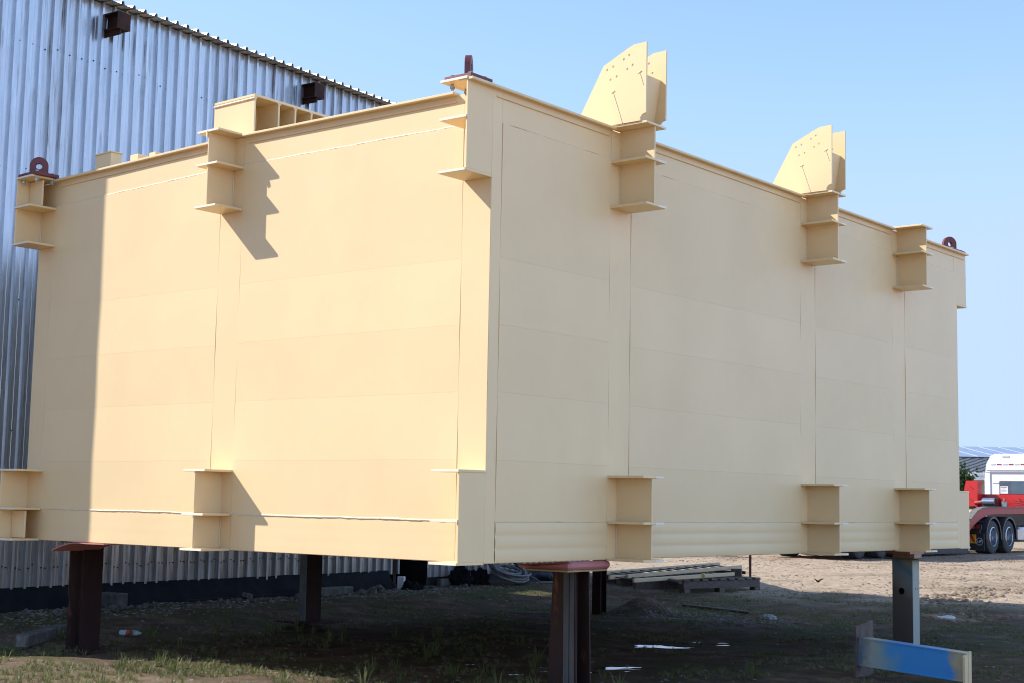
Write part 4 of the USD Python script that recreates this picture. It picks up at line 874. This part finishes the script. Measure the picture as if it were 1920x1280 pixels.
# tree by the building, mostly hidden behind the module
tr = thing('leafy_tree', 'small dark green tree beside the white building, just past the module edge', 'tree')
tc = CAM + (FW + (1793 - 960) / FPX * RT - (1000 - 640) / FPX * UP) * 56.0
tgz = gz(tc[0], tc[1])
obj('trunk', cat([tube([(tc[0], tc[1], tgz - .1), (tc[0] + .05, tc[1], tgz + .9), (tc[0], tc[1] + .05, tgz + 1.8), (tc[0] + .08, tc[1], tgz + 2.8)], [.11, .09, .07, .03], 8),
                  tube([(tc[0], tc[1], tgz + 1.0), (tc[0] + .4, tc[1] + .2, tgz + 1.9)], [.05, .02], 6), tube([(tc[0], tc[1], tgz + 1.2), (tc[0] - .4, tc[1] - .2, tgz + 2.2)], [.05, .02], 6)]), 'bark', tr, True)
lr = np.random.default_rng(3); LV, LF = [], []
for cl in range(46):
    d = lr.normal(0, 1, 3); d /= np.linalg.norm(d); c = np.array([tc[0], tc[1], tgz + 2.35]) + d * np.array([.62, .62, .78]) * lr.uniform(.3, 1.0)
    for k in range(26):
        p = c + lr.normal(0, .14, 3); a = lr.normal(0, 1, 3); a /= np.linalg.norm(a); b = np.cross(a, lr.normal(0, 1, 3)); b /= np.linalg.norm(b); a *= .10; b *= .042
        i = len(LV); LV += [p - a, p + b, p + a, p - b]; LF += [[i, i + 1, i + 2], [i, i + 2, i + 3]]
obj('crown', trimesh.Trimesh(LV, LF, process=False), 'tree_leaf', tr)

# ------------------------------------------------------------------ grass, weeds and gravel (stuff)
def tuft(seed, nb, hgt, spread, wid):
    q = np.random.default_rng(seed); V, F = [], []
    for k in range(nb):
        a = q.uniform(0, 2 * np.pi); d = np.array([math.cos(a), math.sin(a), 0]); s = np.array([-d[1], d[0], 0]) * wid * q.uniform(.6, 1.2)
        h = hgt * q.uniform(.45, 1.1); l = spread * q.uniform(.2, 1.1); b = d * q.uniform(0, spread * .35)
        i = len(V); mid = b + d * l * .35 + [0, 0, h * .65]; tip = b + d * l + [0, 0, h]
        V += [b - s, b + s, mid + s * .8, mid - s * .8, tip]; F += [[i, i + 1, i + 2], [i, i + 2, i + 3], [i + 3, i + 2, i + 4]]
    return trimesh.Trimesh(V, F, process=False)
def instancer(name, protos, P, S, label, category, mats):
    pi = UsdGeom.PointInstancer.Define(stage, path_for(name, None))
    q = np.random.default_rng(len(P)); holder = UsdGeom.Scope.Define(stage, str(pi.GetPath()) + '/prototypes'); rel = []
    for k, (m, mm) in enumerate(zip(protos, mats)):
        me = usdkit.mesh(stage, f'{holder.GetPath()}/{category.split()[-1]}_{k + 1:03d}', m, MATS[mm]); rel.append(me.GetPath())
    pi.CreatePrototypesRel().SetTargets(rel)
    pi.CreateProtoIndicesAttr(Vt.IntArray.FromNumpy(q.integers(0, len(protos), len(P)).astype(np.int32)))
    pi.CreatePositionsAttr(Vt.Vec3fArray.FromNumpy(P.astype(np.float32)))
    a = q.uniform(0, 2 * np.pi, len(P))
    pi.CreateOrientationsAttr(Vt.QuathArray([Gf.Quath(float(math.cos(t / 2)), 0, 0, float(math.sin(t / 2))) for t in a]))
    pi.CreateScalesAttr(Vt.Vec3fArray.FromNumpy(np.repeat(S[:, None], 3, 1).astype(np.float32)))
    tag(pi.GetPrim(), label, category, None, 'stuff')
def scatter(n, x0, x1, y0, y1, dens, seed):
    q = np.random.default_rng(seed); x, y = q.uniform(x0, x1, n), q.uniform(y0, y1, n)
    keep = q.random(n) < dens(x, y); x, y = x[keep], y[keep]
    z = ground(x, y); ok = z > WATER + .006
    return np.stack([x, y, z - .004], -1)[ok], q
def mask(x, y, f, seed, lo, hi): return sm(lo, hi, meshkit.fbm(np.stack([x * f, y * f, x * 0], -1), 3, seed))
def near_dens(x, y):
    m = mask(x, y, 1.7, 61, .44, .60)
    band = (1 - sm(-.2, 1.0, y)) * (.75 + .5 * sm(-2.5, -4.5, x))
    mid = sm(5, 7, y) * (1 - sm(14, 15.5, y)) * .7 + .3 * (1 - sm(15, 17, y))
    return m * np.clip(band + mid, 0, 1) * (1 - .75 * sm(-6.5, -8.8, x) * sm(0, 2, y))
P, q = scatter(60000, -9.0, 4.5, -2.8, 18, near_dens, 1)
instancer('grass', [tuft(k, 10, .05, .055, .0032) for k in range(4)] + [tuft(9, 7, .07, .07, .0035)], P, q.uniform(.5, 1.3, len(P)) * (1 - .35 * sm(4, 8, P[:, 1])), 'short weedy grass in patches on the yard soil', 'grass', ['grass_blade'] * 3 + ['grass_dry', 'grass_blade'])
P, q = scatter(700, -7.5, .5, -1.6, 5.0, lambda x, y: mask(x, y, 2.1, 77, .5, .62) * (1 - .6 * sm(.5, 3, y)), 4)
instancer('weeds', [tuft(20 + k, 14, .17, .13, .006) for k in range(3)], P, q.uniform(.5, 1.2, len(P)), 'taller leafy weeds at the sunlit edge of the soil', 'weeds', ['grass_blade'] * 3)
def grav_dens(x, y):
    a = np.exp(-(((x + 4.0) / .95) ** 2 + ((y - 10.15) / .5) ** 2)) * 4
    s = (x + 9 + .0827 * y); b = np.exp(-((s - .55) / .45) ** 2) * sm(.2, 1.0, y) * .8
    c = np.exp(-(((x + 5.25) / .4) ** 2 + ((y - 10.1) / .5) ** 2)) * .5
    return np.clip(a + b + c + .03, 0, 1)
P, q = scatter(60000, -9.3, 3, -2, 17, grav_dens, 8)
instancer('gravel', [rock(.016, 200 + k) for k in range(3)], P, q.uniform(.5, 1.7, len(P)) , 'loose grey gravel scattered over the yard soil', 'gravel', ['gravel'] * 3)
P, q = scatter(9000, -14, 4, 14, 34, lambda x, y: .2 + .8 * mask(x, y, .5, 5, .45, .6), 9)
P2, q2 = scatter(9000, -8.5, 1.5, -2.6, 1.2, lambda x, y: .08 + .9 * mask(x, y, 1.6, 19, .48, .62), 12)
P3, q3 = scatter(5000, -3.5, 4, 12.5, 24, lambda x, y: mask(x, y, .7, 29, .50, .60), 13)
S_ = np.concatenate([q.uniform(.5, 1.8, len(P)), q2.uniform(.25, 1.0, len(P2)), q3.uniform(1.0, 4.0, len(P3))]); P = np.vstack([P, P2, P3])
instancer('dirt_clods', [rock(.022, 220 + k) for k in range(3)], P, S_, 'small dry clods and stones on the sunlit dirt', 'clods', ['clod'] * 3)
